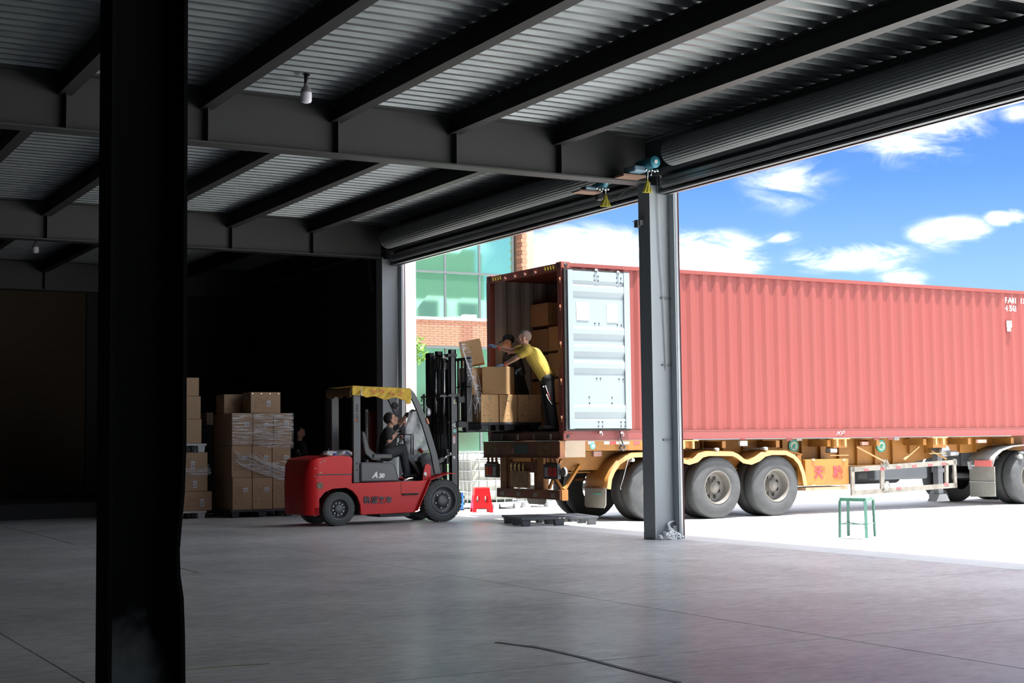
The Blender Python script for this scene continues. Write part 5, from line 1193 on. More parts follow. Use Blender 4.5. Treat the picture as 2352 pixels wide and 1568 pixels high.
# ------------------------------------------------------------------ tractor unit (its rear part is in view)
tc_ = thing('truck_tractor', 'rear of the grey and black tractor unit pulling the trailer', 'truck', (T0.x, T0.y, 0), TH); LOCAL.add(tc_.name)
xw = tl_(2369, 1105)[0]; xw2 = xw+1.35
b = MB()
for y in (.80, CW-.80): b.box(xw-1.1, xw+3.6, y-.04, y+.04, .72, .98)
b.box(xw-1.1, xw-1.02, .80, CW-.8, .72, .98); b.box(xw-.6, xw+.6, .7, CW-.7, .98, 1.10); build('chassis_rail', b, mat('chassis grey', (.05, .055, .06), .6), tc_)
for x in (xw, xw2):
    truck_wheel(x, .0, tc_)
    for y in (.33, CW-.62, CW-.29): b = MB(); b.lathe([(.28, 0), (.42, .0), (.51, .02), (RT, .07), (RT, .24), (.51, .28), (.28, .28)], (x, y, GZ+RT), 'y', 40); build('inner_tyre', b, rubber, tc_)
    b = MB(); b.cyl((x, .2, GZ+RT), (x, CW-.2, GZ+RT), .09, 12); build('axle', b, black, tc_)
for (yy, wd) in ((-.03, .64), (CW-.61, .64)):
    b = MB(); P4 = [tl_(x, y) for x, y in ((2279, 1068), (2284, 1050), (2300, 1035), (2325, 1026), (2352, 1023), (2420, 1023))]
    b.add([(x, y, z) for x, z in P4 for y in (yy, yy+wd)], [(2*i, 2*i+1, 2*i+3, 2*i+2) for i in range(len(P4)-1)], True); gd = build('rear_fender', b, mat('grey white fender', (.36, .37, .35), .6, c2=(.2, .2, .19), scale=6), tc_, solid=.02, recalc=False)
b = MB(); a_ = tl_(2281, 1071); c_ = tl_(2340, 1140); x = a_[0]; z1, z0 = a_[1], c_[1]
b.add([(x, -.03, z1), (x, .60, z1), (x, .60, z0), (x, -.03, z0+.02)], [(0, 1, 2, 3)]); mf2 = build('mud_flap', b, mat('light grey flap', (.33, .33, .29), .8, c2=(.15, .15, .14), scale=4), tc_, solid=.02, recalc=False)
b = MB(); b.box(x-.02, x+.02, -.03, .6, (z0+z1)/2-.01, (z0+z1)/2+.005); build('flap_strip', b, silv, mf2)
b = MB(); b.box(x-.05, x+.01, .0, .42, z1+.0, z1+.12); build('tail_lamp', b, mat('pink tail lens', (.55, .12, .11), .4), tc_)
b = MB(); b.cyl((tl_(2343, 1048)[0], -.03, tl_(2343, 1048)[1]), (tl_(2343, 1048)[0], .1, tl_(2343, 1048)[1]), .05, 14); b.cyl((xw-.3, .02, .98), (xw+.8, .02, .98), .03, 10); build('fender_pipe', b, mat('grey white fender', (.36, .37, .35)), tc_)
b = MB(); P5 = [tl_(x, y, .5) for x, y in ((2227, 1060), (2240, 1052), (2262, 1046), (2292, 1046), (2300, 1052), (2280, 1056), (2248, 1060), (2238, 1078), (2230, 1078))]; b.prism(P5, 'y', .5, .56); build('cable_tray', b, silv, tc_)
b = MB(); b.box(xw+2.2, xw+4.4, .05, CW-.05, .8, 3.3); build('cab', b, mat('cab paint', (.30, .05, .04), .4), tc_, bevel=.1)
# ================================================================== PEOPLE
def cone_into(mb, p0, p1, r0, r1, n=12, flat=None):
    """rounded cone; flat=(axis, factor) squeezes the section along an axis"""
    p0 = Vector(p0); p1 = Vector(p1); d = p1-p0; L = d.length
    if L < 1e-6: return
    d.normalize()
    a = d.orthogonal().normalized()
    if flat is not None:
        fa = Vector(flat[0]); fa = (fa-d*fa.dot(d))
        if fa.length > 1e-4: a = fa.normalized()
    b_ = d.cross(a); rings = []
    fa_ = flat[1] if flat is not None else 1.
    for k in range(5): t_ = -PI/2+PI/2*k/4.; rings.append((p0+d*(r0*math.sin(t_)), r0*math.cos(t_)))
    for k in range(1, 6): t_ = PI/2*k/5.-0; rings.append((p1+d*(r1*math.sin(t_-0)), r1*math.cos(t_))) if k else None
    rings.insert(5, (p1, r1))
    vs = []; 
    for c, r in rings:
        r = max(r, 1e-4)
        vs += [c+(a*math.cos(2*PI*j/n)*fa_+b_*math.sin(2*PI*j/n))*r for j in range(n)]
    K = len(rings)
    mb.add(vs, [(i*n+j, i*n+(j+1) % n, (i+1)*n+(j+1) % n, (i+1)*n+j) for i in range(K-1) for j in range(n)], True)
    mb.add(vs, [tuple(range(n))[::-1], tuple(range((K-1)*n, K*n))])
def remeshed(name, mb, m, parent, vox=.012, smooth=4):
    o = build(name, mb, m, None)
    r_ = o.modifiers.new('r', 'REMESH'); r_.mode = 'VOXEL'; r_.voxel_size = vox; r_.use_smooth_shade = True
    if smooth: s_ = o.modifiers.new('s', 'SMOOTH'); s_.iterations = smooth; s_.factor = .5
    dg = bpy.context.evaluated_depsgraph_get(); dg.update()
    me = bpy.data.meshes.new_from_object(o.evaluated_get(dg)); old = o.data; nm = o.name
    o.modifiers.clear(); o.data = me; bpy.data.meshes.remove(old)
    for p in me.polygons: p.use_smooth = True
    if not me.materials: me.materials.append(m)
    if parent is not None: o.parent = parent; me.transform(WM(parent).inverted())
    return o
def hand_into(mb, w, d, pn, thumb_side, L=.19, curl=.35, s=1., spread=.10, fr=.0095):
    """w wrist, d pointing direction, pn palm normal; thumb_side +1/-1 along d x pn"""
    w = Vector(w); d = Vector(d).normalized(); pn = Vector(pn); pn = (pn-d*pn.dot(d)).normalized(); sd_ = d.cross(pn)*thumb_side
    cone_into(mb, w, w+d*.085*s, .030*s, .040*s, 12, (pn, .5))
    fl_ = (.070, .080, .074, .058)
    for i, l in enumerate(fl_):
        off = (1.5-i)*.0215*s; base = w+d*.085*s+sd_*off; dd = (d+sd_*(1.5-i)*spread).normalized(); p = base-d*.02
        segs = (l*.45, l*.32, l*.25); cdir = dd; q = p; rr = fr*s
        for k, sl_ in enumerate(segs):
            ang = curl*(k+.4); cdir = (dd*math.cos(ang)+pn*math.sin(ang)).normalized(); q2 = q+cdir*(sl_*s+(.02 if k == 0 else 0)); cone_into(mb, q, q2, rr, rr*.92, 8); q = q2; rr *= .93
    t0 = w+d*.03*s+sd_*.026*s; t1 = t0+(sd_*.75+d*.6+pn*.2).normalized()*.045*s; t2 = t1+(sd_*.25+d*.9+pn*.3).normalized()*.035*s
    cone_into(mb, t0, t1, .013*s, .011*s, 8); cone_into(mb, t1, t2, .011*s, .009*s, 8)
def head_into(mb, c, fwd, up, s=1.):
    c = Vector(c); f_ = Vector(fwd).normalized(); u = Vector(up); u = (u-f_*u.dot(f_)).normalized(); l = u.cross(f_)
    M = Matrix((l, f_, u)).transposed()
    P = lambda x, y, z: c+M @ Vector((x, y, z))*s
    mb.sphere(P(0, -.012, .028), (.074*s, .094*s, .088*s), 20, 14, M)           # cranium
    mb.sphere(P(0, .022, -.030), (.058*s, .066*s, .078*s), 16, 12, M)           # face block
    mb.sphere(P(0, .048, -.088), (.030*s, .026*s, .022*s), 12, 8, M)            # chin
    for sgn in (-1, 1):
        cone_into(mb, P(sgn*.050, -.0, -.055), P(sgn*.022, .045, -.088), .022*s, .018*s, 8)   # jaw line
        mb.sphere(P(sgn*.036, .060, -.022), (.022*s, .018*s, .018*s), 8, 6, M)   # cheek
        mb.sphere(P(sgn*.076, -.004, -.012), (.010*s, .020*s, .032*s), 10, 8, M)  # ear
        cone_into(mb, P(sgn*.014, .086, .016), P(sgn*.042, .074, .016), .009*s, .008*s, 8)    # brow
    cone_into(mb, P(0, .088, .006), P(0, .108, -.030), .007*s, .013*s, 8)         # nose
    mb.sphere(P(-.011, .096, -.034), .009*s, 6, 5); mb.sphere(P(.011, .096, -.034), .009*s, 6, 5)
    cone_into(mb, P(-.018, .082, -.055), P(.018, .082, -.055), .008*s, .008*s, 8); cone_into(mb, P(-.015, .080, -.067), P(.015, .080, -.067), .008*s, .008*s, 8)
    return P, M
def face_bits(P, M, parent, s=1.):
    for sgn in (-1, 1):
        b = MB(); b.sphere(P(sgn*.028, .0785, .002), (.013*s, .007*s, .0065*s), 10, 7, M); e = build('eye', b, mat('eye white', (.55, .5, .48), .3), parent)
        b = MB(); b.sphere(P(sgn*.028, .0845, .002), (.006*s, .003*s, .006*s), 8, 6, M); build('iris', b, hair_m, e)
        b = MB(); b.bar(P(sgn*.014, .096, .024), P(sgn*.044, .080, .024), .006, .007); build('eyebrow', b, hair_m, parent)
    b = MB(); b.bar(P(-.017, .090, -.061), P(.017, .090, -.061), .004, .004); build('mouth', b, mat('lip', (.30, .08, .07), .5), parent)
def hair_cap(P, M, parent, m, s=1., name='hair', low=-.01, thick=.004):
    b = MB(); vs = []; nu, nv = 24, 12
    for i in range(nv+1):
        for j in range(nu):
            ph = 2*PI*j/nu; fr_ = math.sin(ph)       # +y = face
            lim = (.50 if fr_ > .45 else .62+(.12 if fr_ < -.2 else 0)) * PI*.98
            if .1 < fr_ <= .45: lim = .55*PI
            if fr_ > .45: lim = .36*PI
            th = lim*i/nv; q = (math.sin(th)*math.cos(ph)*(.074+thick), math.sin(th)*math.sin(ph)*(.094+thick)-.012, math.cos(th)*(.088+thick)+.028)
            vs.append(P(*q))
    b.add(vs, [(i*nu+j, (i+1)*nu+j, (i+1)*nu+(j+1) % nu, i*nu+(j+1) % nu) for i in range(nv) for j in range(nu)], True)
    return build(name, b, m, parent, recalc=False, solid=.003)
def person(label, J, shirt, trousers, fwd, up, side, hairm, group=None, sleeve=.5, shoes=black, grips=None, glove_m=None, hd_s=1., cuffs=False, shirt_low=None, vox=.011, legs=True, hem=.0):
    g_ = lambda k: Vector(J[k])
    root = thing('person', label, 'person', (g_('pelvis').x, g_('pelvis').y, min(g_('lank').z, g_('rank').z)-.08 if legs else g_('pelvis').z-.3))
    sv = Vector(side)
    body = MB()
    neck0 = (g_('lsh')+g_('rsh'))/2; hc = g_('head')
    P, M = head_into(body, hc, fwd, up, hd_s)
    cone_into(body, neck0+(hc-neck0)*.05, hc-Vector(up).normalized()*.05-Vector(fwd).normalized()*.012, .055, .052, 12)
    cone_into(body, g_('pelvis'), g_('chest'), .115, .12, 14, (sv, 1.25)); cone_into(body, g_('chest'), neck0, .125, .07, 14, (sv, 1.3))
    for a_ in ('l', 'r'):
        cone_into(body, neck0, g_(a_+'sh'), .055, .058); cone_into(body, g_(a_+'sh'), g_(a_+'el'), .054, .045); cone_into(body, g_(a_+'el'), g_(a_+'wr'), .046, .031)
        if legs:
            cone_into(body, g_(a_+'hip'), g_(a_+'kn'), .085, .056, 12); cone_into(body, g_(a_+'kn'), g_(a_+'ank'), .055, .038, 12)
        if (a_+'hand') in J: d_, pn, ts, cu = J[a_+'hand']; hand_into(body, g_(a_+'wr'), d_, pn, ts, curl=cu)
    bo = remeshed('body', body, skin_m, root, vox*.8, 3)
    face_bits(P, M, bo, hd_s)
    # shirt
    sh_ = MB(); k = .017
    cone_into(sh_, g_('pelvis')+(g_('pelvis')-g_('chest')).normalized()*(.03+hem), g_('chest'), .125+k, .125+k, 16, (sv, 1.28)); cone_into(sh_, g_('chest'), neck0+(hc-neck0)*.08, .125+k, .065+k*.4, 16, (sv, 1.3))
    for a_ in ('l', 'r'):
        e_ = g_(a_+'sh')+(g_(a_+'el')-g_(a_+'sh'))*min(1, sleeve/.5*.62 if sleeve < .9 else 1)
        cone_into(sh_, neck0, g_(a_+'sh'), .06+k, .062+k); cone_into(sh_, g_(a_+'sh'), e_, .060+k, (.056+k) if sleeve < .9 else .047+k*.6)
        if sleeve >= .9: cone_into(sh_, g_(a_+'el'), g_(a_+'el')+(g_(a_+'wr')-g_(a_+'el'))*min(1, (sleeve-.9)*10), .047+k*.6, .036+k*.4)
    so_ = remeshed('shirt', sh_, shirt, root, vox, 3)
    if legs:
        tr2 = MB(); cone_into(tr2, g_('lhip'), g_('rhip'), .11, .11)
        cone_into(tr2, g_('pelvis'), (g_('lhip')+g_('rhip'))/2, .125, .12, 14, (sv, 1.2))
        for a_ in ('l', 'r'): cone_into(tr2, g_(a_+'hip'), g_(a_+'kn'), .105, .078, 12); cone_into(tr2, g_(a_+'kn'), g_(a_+'ank')+(g_(a_+'ank')-g_(a_+'kn')).normalized()*.0, .078, .066, 12)
        remeshed('trousers', tr2, trousers, root, vox, 3)
        for a_ in ('l', 'r'):
            b = MB(); an = g_(a_+'ank'); ff = Vector((fwd[0], fwd[1], 0)).normalized() if 'foot' not in J else Vector(J['foot']).normalized(); base_ = an-Vector((0, 0, .045))
            cone_into(b, base_-ff*.04, base_+ff*.15, .045, .038, 10, (Vector((0, 0, 1)), .8)); cone_into(b, an, base_, .05, .05); remeshed('shoe', b, shoes, root, .01, 2)
    if glove_m is not None:
        for a_ in ('l', 'r'):
            if (a_+'hand') not in J: continue
            b = MB(); d_, pn, ts, cu = J[a_+'hand']; hand_into(b, g_(a_+'wr'), d_, pn, ts, curl=cu, s=1.04, fr=.0118); gl_ = remeshed('glove', b, glove_m, root, .0065, 2)
            if cuffs:
                w_ = g_(a_+'wr'); dd = (g_(a_+'el')-w_).normalized(); b = MB(); b.frus(w_-dd*.0, w_+dd*.055, .036, .040, 14); cf = build('cuff', b, orgm, gl_)
                b = MB(); b.frus(w_+dd*.016, w_+dd*.030, .0385, .0395, 14); build('cuff_band', b, glove_m, cf)
    return root, P, M, so_, bo
dn = lambda v: Vector(v).normalized()
CAMR = Vector(R @ np.array([1, 0, 0])); CAMF = Vector(R @ np.array([0, 0, -1])); UP = Vector((0, 0, 1)); LFT = -CAMR
LFT.z = 0; LFT.normalize(); FWD = Vector((CAMF.x, CAMF.y, 0)).normalized()
# man in the yellow shirt, leaning out over the load
dA = 24.15
J = dict(head=on_d(1204.5, 776, dA), lsh=on_d(1212, 803, dA-.16), rsh=on_d(1206, 799, dA+.14), chest=on_d(1226, 817, dA), pelvis=on_d(1252, 857, dA),
         lel=on_d(1187, 821, dA-.05), lwr=on_d(1160, 837, dA+.20), rel=on_d(1176, 806, dA+.35), rwr=on_d(1143, 798, dA+.48),
         lhip=on_d(1258, 868, dA-.09), rhip=on_d(1252, 870, dA+.09), lkn=on_d(1265, 922, dA-.12), rkn=on_d(1256, 925, dA+.12), lank=on_d(1274, 974, dA-.10), rank=on_d(1262, 976, dA+.14),
         lhand=(LFT*1.0+FWD*.3-UP*.12, -UP, 1, .15), rhand=(LFT+UP*.45+FWD*.2, -UP+FWD*.3, 1, .25), foot=LFT)
face_d = LFT*1.0+FWD*.12+UP*.10
man1, P, M, shirt1, body1 = person('worker in mustard yellow shirt leaning out of the container with gloved hands over the load', J, shirt_y, cl_black, face_d, UP-LFT*-.05, FWD, hairs, sleeve=.45, glove_m=glove, cuffs=True, hd_s=1.08, hem=.03)
hair_cap(P, M, body1, hairs, thick=.002)
b = MB(); b.sphere(P(0, .0, .080), (.062, .084, .046), 16, 10, M); build('hair_top', b, hair_m, body1)
b = MB(); 
for (a_, c_) in (((1252, 887), (1262, 913)), ((1262, 913), (1270, 932))): pass
q = [on_d(x, y, dA-.22) for x, y in ((1253, 885), (1257, 898), (1262, 909))]; b.tube(q, .006, 5); q = [on_d(x, y, dA-.22) for x, y in ((1255, 905), (1260, 917), (1268, 928))]; b.tube(q, .006, 5); st_ = build('trouser_stripe', b, whiteem, man1)
b = MB(); q = [on_d(x, y, dA-.215) for x, y in ((1257, 899), (1262, 912), (1266, 919))]; b.tube(q, .011, 5); build('red_stripe', b, mat('dark red stripe', (.30, .02, .03), .6), man1)
b = MB(); b.cyl(on_d(1248.5, 887.5, dA-.235), on_d(1248.5, 887.5, dA-.22), .012, 10); build('round_badge', b, white, man1)
b = MB(); nk = (Vector(J['lsh'])+Vector(J['rsh']))/2; hc = Vector(J['head']); dcol = (hc-nk).normalized()
a_ = dcol.orthogonal().normalized(); b_ = dcol.cross(a_); c_ = nk+dcol*.055
b.tube([c_+(a_*math.cos(t_)+b_*math.sin(t_))*.068 for t_ in [2*PI*i/16 for i in range(16)]], .014, 6, closed=True); build('shirt_collar', b, shirt_y, shirt1)
# man in black with a cap behind
dB = 25.6
J = dict(head=on_d(1167, 785, dB), lsh=on_d(1188, 822, dB-.16), rsh=on_d(1164, 822, dB+.16), chest=on_d(1180, 848, dB), pelvis=on_d(1196, 902, dB+.1),
         lel=on_d(1200, 856, dB-.22), lwr=on_d(1199, 846, dB-.42), rel=on_d(1160, 856, dB+.1), rwr=on_d(1155, 846, dB-.1),
         lhip=on_d(1203, 912, dB+.02), rhip=on_d(1201, 912, dB+.18), lkn=on_d(1212, 948, dB+.05), rkn=on_d(1208, 948, dB+.22), lank=on_d(1222, 979, dB+.1), rank=on_d(1218, 979, dB+.26),
         lhand=(LFT*.8-UP*.35-FWD*.3, -UP-LFT*.3, 1, .6), rhand=(LFT*.9-UP*.2, -UP, 1, .2), foot=LFT)
man2, P, M, shirt2, body2 = person('worker in black with a dark cap behind the tall carton of the raised load', J, cl_black, cl_black, LFT-UP*.22-FWD*.45, UP+LFT*.2, FWD, hair_m, sleeve=1.0, glove_m=glove, cuffs=True, hd_s=1.06)
hair_cap(P, M, body2, hair_m)
b = MB(); nu = 22; vs = []
for i in range(9):
    for j in range(nu):
        ph = 2*PI*j/nu; th = PI*.5*i/8; vs.append(P(math.sin(th)*math.cos(ph)*.086, math.sin(th)*math.sin(ph)*.104-.012, math.cos(th)*.092+.036))
b.add(vs, [(i*nu+j, (i+1)*nu+j, (i+1)*nu+(j+1) % nu, i*nu+(j+1) % nu) for i in range(8) for j in range(nu)], True); capm = mat('charcoal cap', (.035, .035, .042), .8); cap = build('cap', b, capm, man2, recalc=False, solid=.004)
b = MB(); vs = [P(math.sin(t_)*.070, .07+math.cos(t_)*(.02 if k == 0 else .10)*1, .040-(.0 if k == 0 else .018)-.012*abs(math.sin(t_))) for k in (0, 1) for t_ in [(-1.2+2.4*i/10) for i in range(11)]]
b.add(vs, [(i, i+1, 12+i, 11+i) for i in range(10)], True); build('cap_peak', b, capm, cap, solid=.006, recalc=False)
b = MB(); b.sphere(P(.02, .088, .075), (.018, .008, .010), 8, 6, M); build('cap_badge', b, mat('red badge', (.5, .05, .05), .6), cap)
# forklift driver
dC = on_d(905, 1000, 1).y; 
YD = FY+.56
def G(px, py, dy=0.): v = on_y(px, py, YD+dy); return Vector(v)
J = dict(head=G(898, 963, -.02), lsh=G(893, 990, .19), rsh=G(890, 991, -.20), chest=G(892, 1005), pelvis=G(889, 1036), 
         lel=G(916, 975, .30), lwr=G(937, 950, .26), rel=G(893, 1012, -.28), rwr=G(911, 996, -.10),
         lhip=G(892, 1040, .1), rhip=G(892, 1040, -.1), lkn=G(937, 1032, .14), rkn=G(925, 1030, -.12), lank=G(941, 1082, .14), rank=G(934, 1086, -.10),
         lhand=(dn(Vector((.75, .05, .5))), Vector((0, 0, -1)), -1, .5), rhand=(dn(Vector((.8, .2, -.3))), Vector((0, 0, -1)), 1, .8), foot=Vector((1, 0, 0)))
drv, P, M, sh3, bo3 = person('forklift driver in black sitting at the wheel with one arm stretched up to the front', J, cl_black, cl_dark, Vector((.85, -.30, .38)), Vector((-.35, 0, 1)), Vector((0, 1, 0)), hair_m, sleeve=.55, hd_s=1.06)
hair_cap(P, M, bo3, hair_m, thick=.006)
b = MB(); hand_into(b, J['lwr'], J['lhand'][0], J['lhand'][1], J['lhand'][2], curl=.5, s=1.05, fr=.0125); w_ = Vector(J['lwr']); dd = (Vector(J['lel'])-w_).normalized(); b.frus(w_-dd*.01, w_+dd*.06, .036, .040, 12); remeshed('black_glove', b, cl_black, drv, .0065, 2)
# person in the dark behind the wrapped stack
dE = 28.2
J = dict(head=on_d(690, 992, dE), lsh=on_d(694, 1021, dE-.15), rsh=on_d(682, 1021, dE+.15), chest=on_d(690, 1040, dE), pelvis=on_d(692, 1085, dE),
         lel=on_d(704, 1050, dE-.15), lwr=on_d(712, 1072, dE-.1), rel=on_d(694, 1052, dE+.2), rwr=on_d(706, 1075, dE+.2),
         lhip=on_d(692, 1096, dE-.1), rhip=on_d(690, 1096, dE+.1), lkn=on_d(694, 1140, dE-.1), rkn=on_d(690, 1140, dE+.1), lank=on_d(694, 1178, dE-.1), rank=on_d(689, 1178, dE+.1),
         lhand=(dn(CAMR*.8-UP*.6), LFT, 1, .3), rhand=(dn(CAMR*.8-UP*.6), LFT, -1, .3))
man4, P, M, sh4, bo4 = person('person in dark clothes half hidden between the wrapped stack and the forklift', J, cl_black, cl_black, CAMR*.9-FWD*.35-UP*.2, UP+CAMR*.1, FWD, hair_m, sleeve=1.0)
hair_cap(P, M, bo4, hair_m)
b = MB(); q = on_d(687, 1038, dE-.19); b.cbox(q, .10, .01, .06); 
b = MB(); b.sphere(on_d(686, 1035, dE-.16), (.05, .02, .03), 8, 6); b.sphere(on_d(690, 1042, dE-.16), (.04, .02, .02), 8, 6); build('chest_print', b, mat('grey print', (.14, .15, .17), .7), sh4)
# ================================================================== SMALLER THINGS
# red plastic stool
gq = on_z(1096, 1182, -.05); gq2 = on_z(1143, 1181, -.05)
sc_ = on_z(1113, 1180.5, -.05)+Vector((0, .12, 0))
rs = thing('plastic_stool', 'red plastic stool with slotted sides behind the front wheel of the forklift', 'stool', sc_, math.radians(-20)); LOCAL.add(rs.name)
hs, w0, w1 = .50, .205, .135
def face(k, mbx):
    """one tapered side with a slot and a foot arch, as strips"""
    M_ = Matrix.Rotation(k*PI/2, 4, 'Z')
    def P2(u, z): w = w0+(w1-w0)*z/hs; return M_ @ Vector((u*w, -w, z))
    def quad(u0, u1, z0, z1, u2=None, u3=None):
        u2 = u0 if u2 is None else u2; u3 = u1 if u3 is None else u3
        mbx.add([P2(u0, z0), P2(u1, z0), P2(u3, z1), P2(u2, z1)], [(0, 1, 2, 3)])
    quad(-1, -.62, 0, .09); quad(.62, 1, 0, .09)
    quad(-1, -.62, .09, .115); quad(.62, 1, .09, .115); 
    mbx.add([P2(-.62, .09), P2(-.45, .115), P2(-.62, .115)], [(0, 1, 2)]); mbx.add([P2(.62, .09), P2(.62, .115), P2(.45, .115)], [(0, 1, 2)])
    quad(-1, 1, .115, .20)
    for a_, c_ in ((-1, -.68), (-.26, .26), (.68, 1)): quad(a_, c_, .20, .36)
    for a_ in (-.68, .26): quad(a_, a_+.42, .20, .212); quad(a_, a_+.08, .212, .225); quad(a_+.34, a_+.42, .212, .225); quad(a_, a_+.42, .35, .36); quad(a_, a_+.08, .337, .35); quad(a_+.34, a_+.42, .337, .35)
    quad(-1, 1, .36, hs-.02); quad(-1, 1, hs-.02, hs)
for k in range(4): b = MB(); face(k, b); build('side_leg', b, redp, rs, solid=.006, recalc=False)
b = MB(); b.box(-w1-.005, w1+.005, -w1-.005, w1+.005, hs-.02, hs+.004); build('seat', b, redp, rs, bevel=.01)
# green metal stool in the sun
L1, L2, L3, L4 = on_z(1929, 1233), on_z(1971, 1235), on_z(2010, 1233), on_z(1978, 1230)
hg = 0; tp1 = None
gs = thing('metal_stool', 'chipped green metal stool standing in the sunlight in front of the trailer', 'stool', (L1+L3)/2)
cen = (L1+L3)/2; scale_ = 3366/ (Vector((cen.x, cen.y, 0)).dot(FWD)); hgt = 86/scale_
topc = cen+Vector((0, 0, hgt))
dd_ = Vector(L3-L1); ax1 = Vector((math.cos(math.radians(-8)), math.sin(math.radians(-8)), 0)); ax2 = Vector((-ax1.y, ax1.x, 0))
hb, ht = .18, .17
ft = []; tt = []
for sx, sy in ((-1, -1), (1, -1), (1, 1), (-1, 1)): ft.append(cen+ax1*sx*hb+ax2*sy*hb); tt.append(topc+ax1*sx*ht+ax2*sy*ht)
rotg = Matrix.Rotation(math.radians(38), 4, 'Z')
ft = [cen+(rotg @ (p-cen)) for p in ft]; tt = [topc+(rotg @ (p-topc)) for p in tt]
for p, q in zip(ft, tt):
    b = MB(); b.bar(p, q-Vector((0, 0, .01)), .042, .010); b.bar(p+Vector((.012, .012, 0)), q+Vector((.012, .012, -.01)), .010, .036); build('leg', b, greenst, gs)
for i in range(4):
    a_, c_ = ft[i], ft[(i+1) % 4]; e0, e1 = tt[i], tt[(i+1) % 4]; s_ = .36
    b = MB(); p, q = a_+(e0-a_)*s_, c_+(e1-c_)*s_; mdl = (p+q)/2+Vector((0, 0, -.02 if i == 1 else 0)); b.bar(p, mdl, .022, .012); b.bar(mdl, q, .022, .012); build('stretcher', b, greenst, gs)
    b = MB(); b.bar(e0, e1, .012, .045); build('seat_rim', b, greenst, gs)
b = MB(); b.add([p+Vector((0, 0, .018)) for p in tt]+[p+Vector((0, 0, .006)) for p in tt], [(0, 1, 2, 3), (7, 6, 5, 4), (0, 4, 5, 1), (1, 5, 6, 2), (2, 6, 7, 3), (3, 7, 4, 0)]); build('seat', b, mat('stool seat', (.30, .42, .38), .5), gs)
# bulk tank in a wire cage
ic = on_z(1085, 1171, -.05); IX0, IY0, IZ = ic.x-.02, ic.y, -.05; IW, ID, IH = 1.15, 1.0, 1.16
ibc = thing('bulk_container', 'white plastic bulk tank in a galvanised cage behind the red stool', 'tank', (IX0+IW/2, IY0+ID/2, IZ))
b = MB(); b.box(IX0+.03, IX0+IW-.03, IY0+.03, IY0+ID-.03, IZ+.16, IZ+IH-.04); tk = build('tank', b, ibcm, ibc, bevel=.12)
b = MB(); b.cyl((IX0+.6, IY0+.5, IZ+IH-.04), (IX0+.6, IY0+.5, IZ+IH+.0), .1, 16); build('filler_cap', b, mat('blue cap', (.05, .1, .3), .5), tk)
for k in range(7):
    x = IX0+k*IW/6; b = MB(); b.cyl((x, IY0, IZ+.12), (x, IY0, IZ+IH), .010, 6); build('cage_bar', b, cage, ibc); b = MB(); b.cyl((x, IY0+ID, IZ+.12), (x, IY0+ID, IZ+IH), .010, 6); build('cage_bar', b, cage, ibc)
for k in range(1, 6):
    y = IY0+k*ID/6
    for x in (IX0, IX0+IW): b = MB(); b.cyl((x, y, IZ+.12), (x, y, IZ+IH), .010, 6); build('cage_bar', b, cage, ibc)
for z in (.13, .36, .58, .78, .98, 1.16):
    b = MB(); zz = IZ+z; b.tube([(IX0, IY0, zz), (IX0+IW, IY0, zz), (IX0+IW, IY0+ID, zz), (IX0, IY0+ID, zz)], .012 if z < 1.1 else .018, 6, closed=True); build('cage_ring', b, cage, ibc)
b = MB(); b.box(IX0, IX0+IW, IY0, IY0+ID, IZ+.10, IZ+.14); build('base_tray', b, cage, ibc)
for i in range(3):
    for j in range(2): b = MB(); b.box(IX0+.02+i*.5, IX0+.14+i*.5, IY0+.02+j*.84, IY0+.12+j*.84, IZ, IZ+.10); build('foot', b, palw, ibc)
# second tank further right, low parts seen under the trailer
IX1 = IX0+IW+.10
ib2 = thing('bulk_container', 'white bulk tank in a cage seen under the rear of the trailer', 'tank', (IX1+.4, IY0+.6, IZ))
b = MB(); b.box(IX1+.03, IX1+.75, IY0+.13, IY0+.95, IZ+.16, IZ+1.0); build('tank', b, ibcm, ib2, bevel=.1)
for z in (.12, .4, .7, 1.0): b = MB(); b.tube([(IX1, IY0+.1, IZ+z), (IX1+.8, IY0+.1, IZ+z), (IX1+.8, IY0+1, IZ+z), (IX1, IY0+1, IZ+z)], .012, 6, closed=True); build('cage_ring', b, cage, ib2)
for k in range(5): b = MB(); x = IX1+k*.2; b.cyl((x, IY0+.1, IZ+.1), (x, IY0+.1, IZ+1.0), .010, 6); build('cage_bar', b, cage, ib2)
for k in range(2): b = MB(); x = IX1+.06+k*.55; b.box(x, x+.12, IY0+.1, IY0+.3, IZ, IZ+.10); build('foot', b, palw, ib2)
pallet('white plastic pallet on the yard beyond the trailer rear', IX1+.95, IX1+2.05, IY0+.2, IY0+1.2, -.05, .15, white)
b = MB(); lat = [(.26, 0), (.28, .1), (.27, .3), (.28, .5), (.26, .62), (.0001, .63)]; b.lathe(lat, (IX1+1.5, IY0+.7, .10), 'z', 24); tag(build('drum', b, mat('grey drum', (.16, .17, .18), .5), bevel=0), 'grey drum standing on the white pallet beyond the trailer', 'drum')
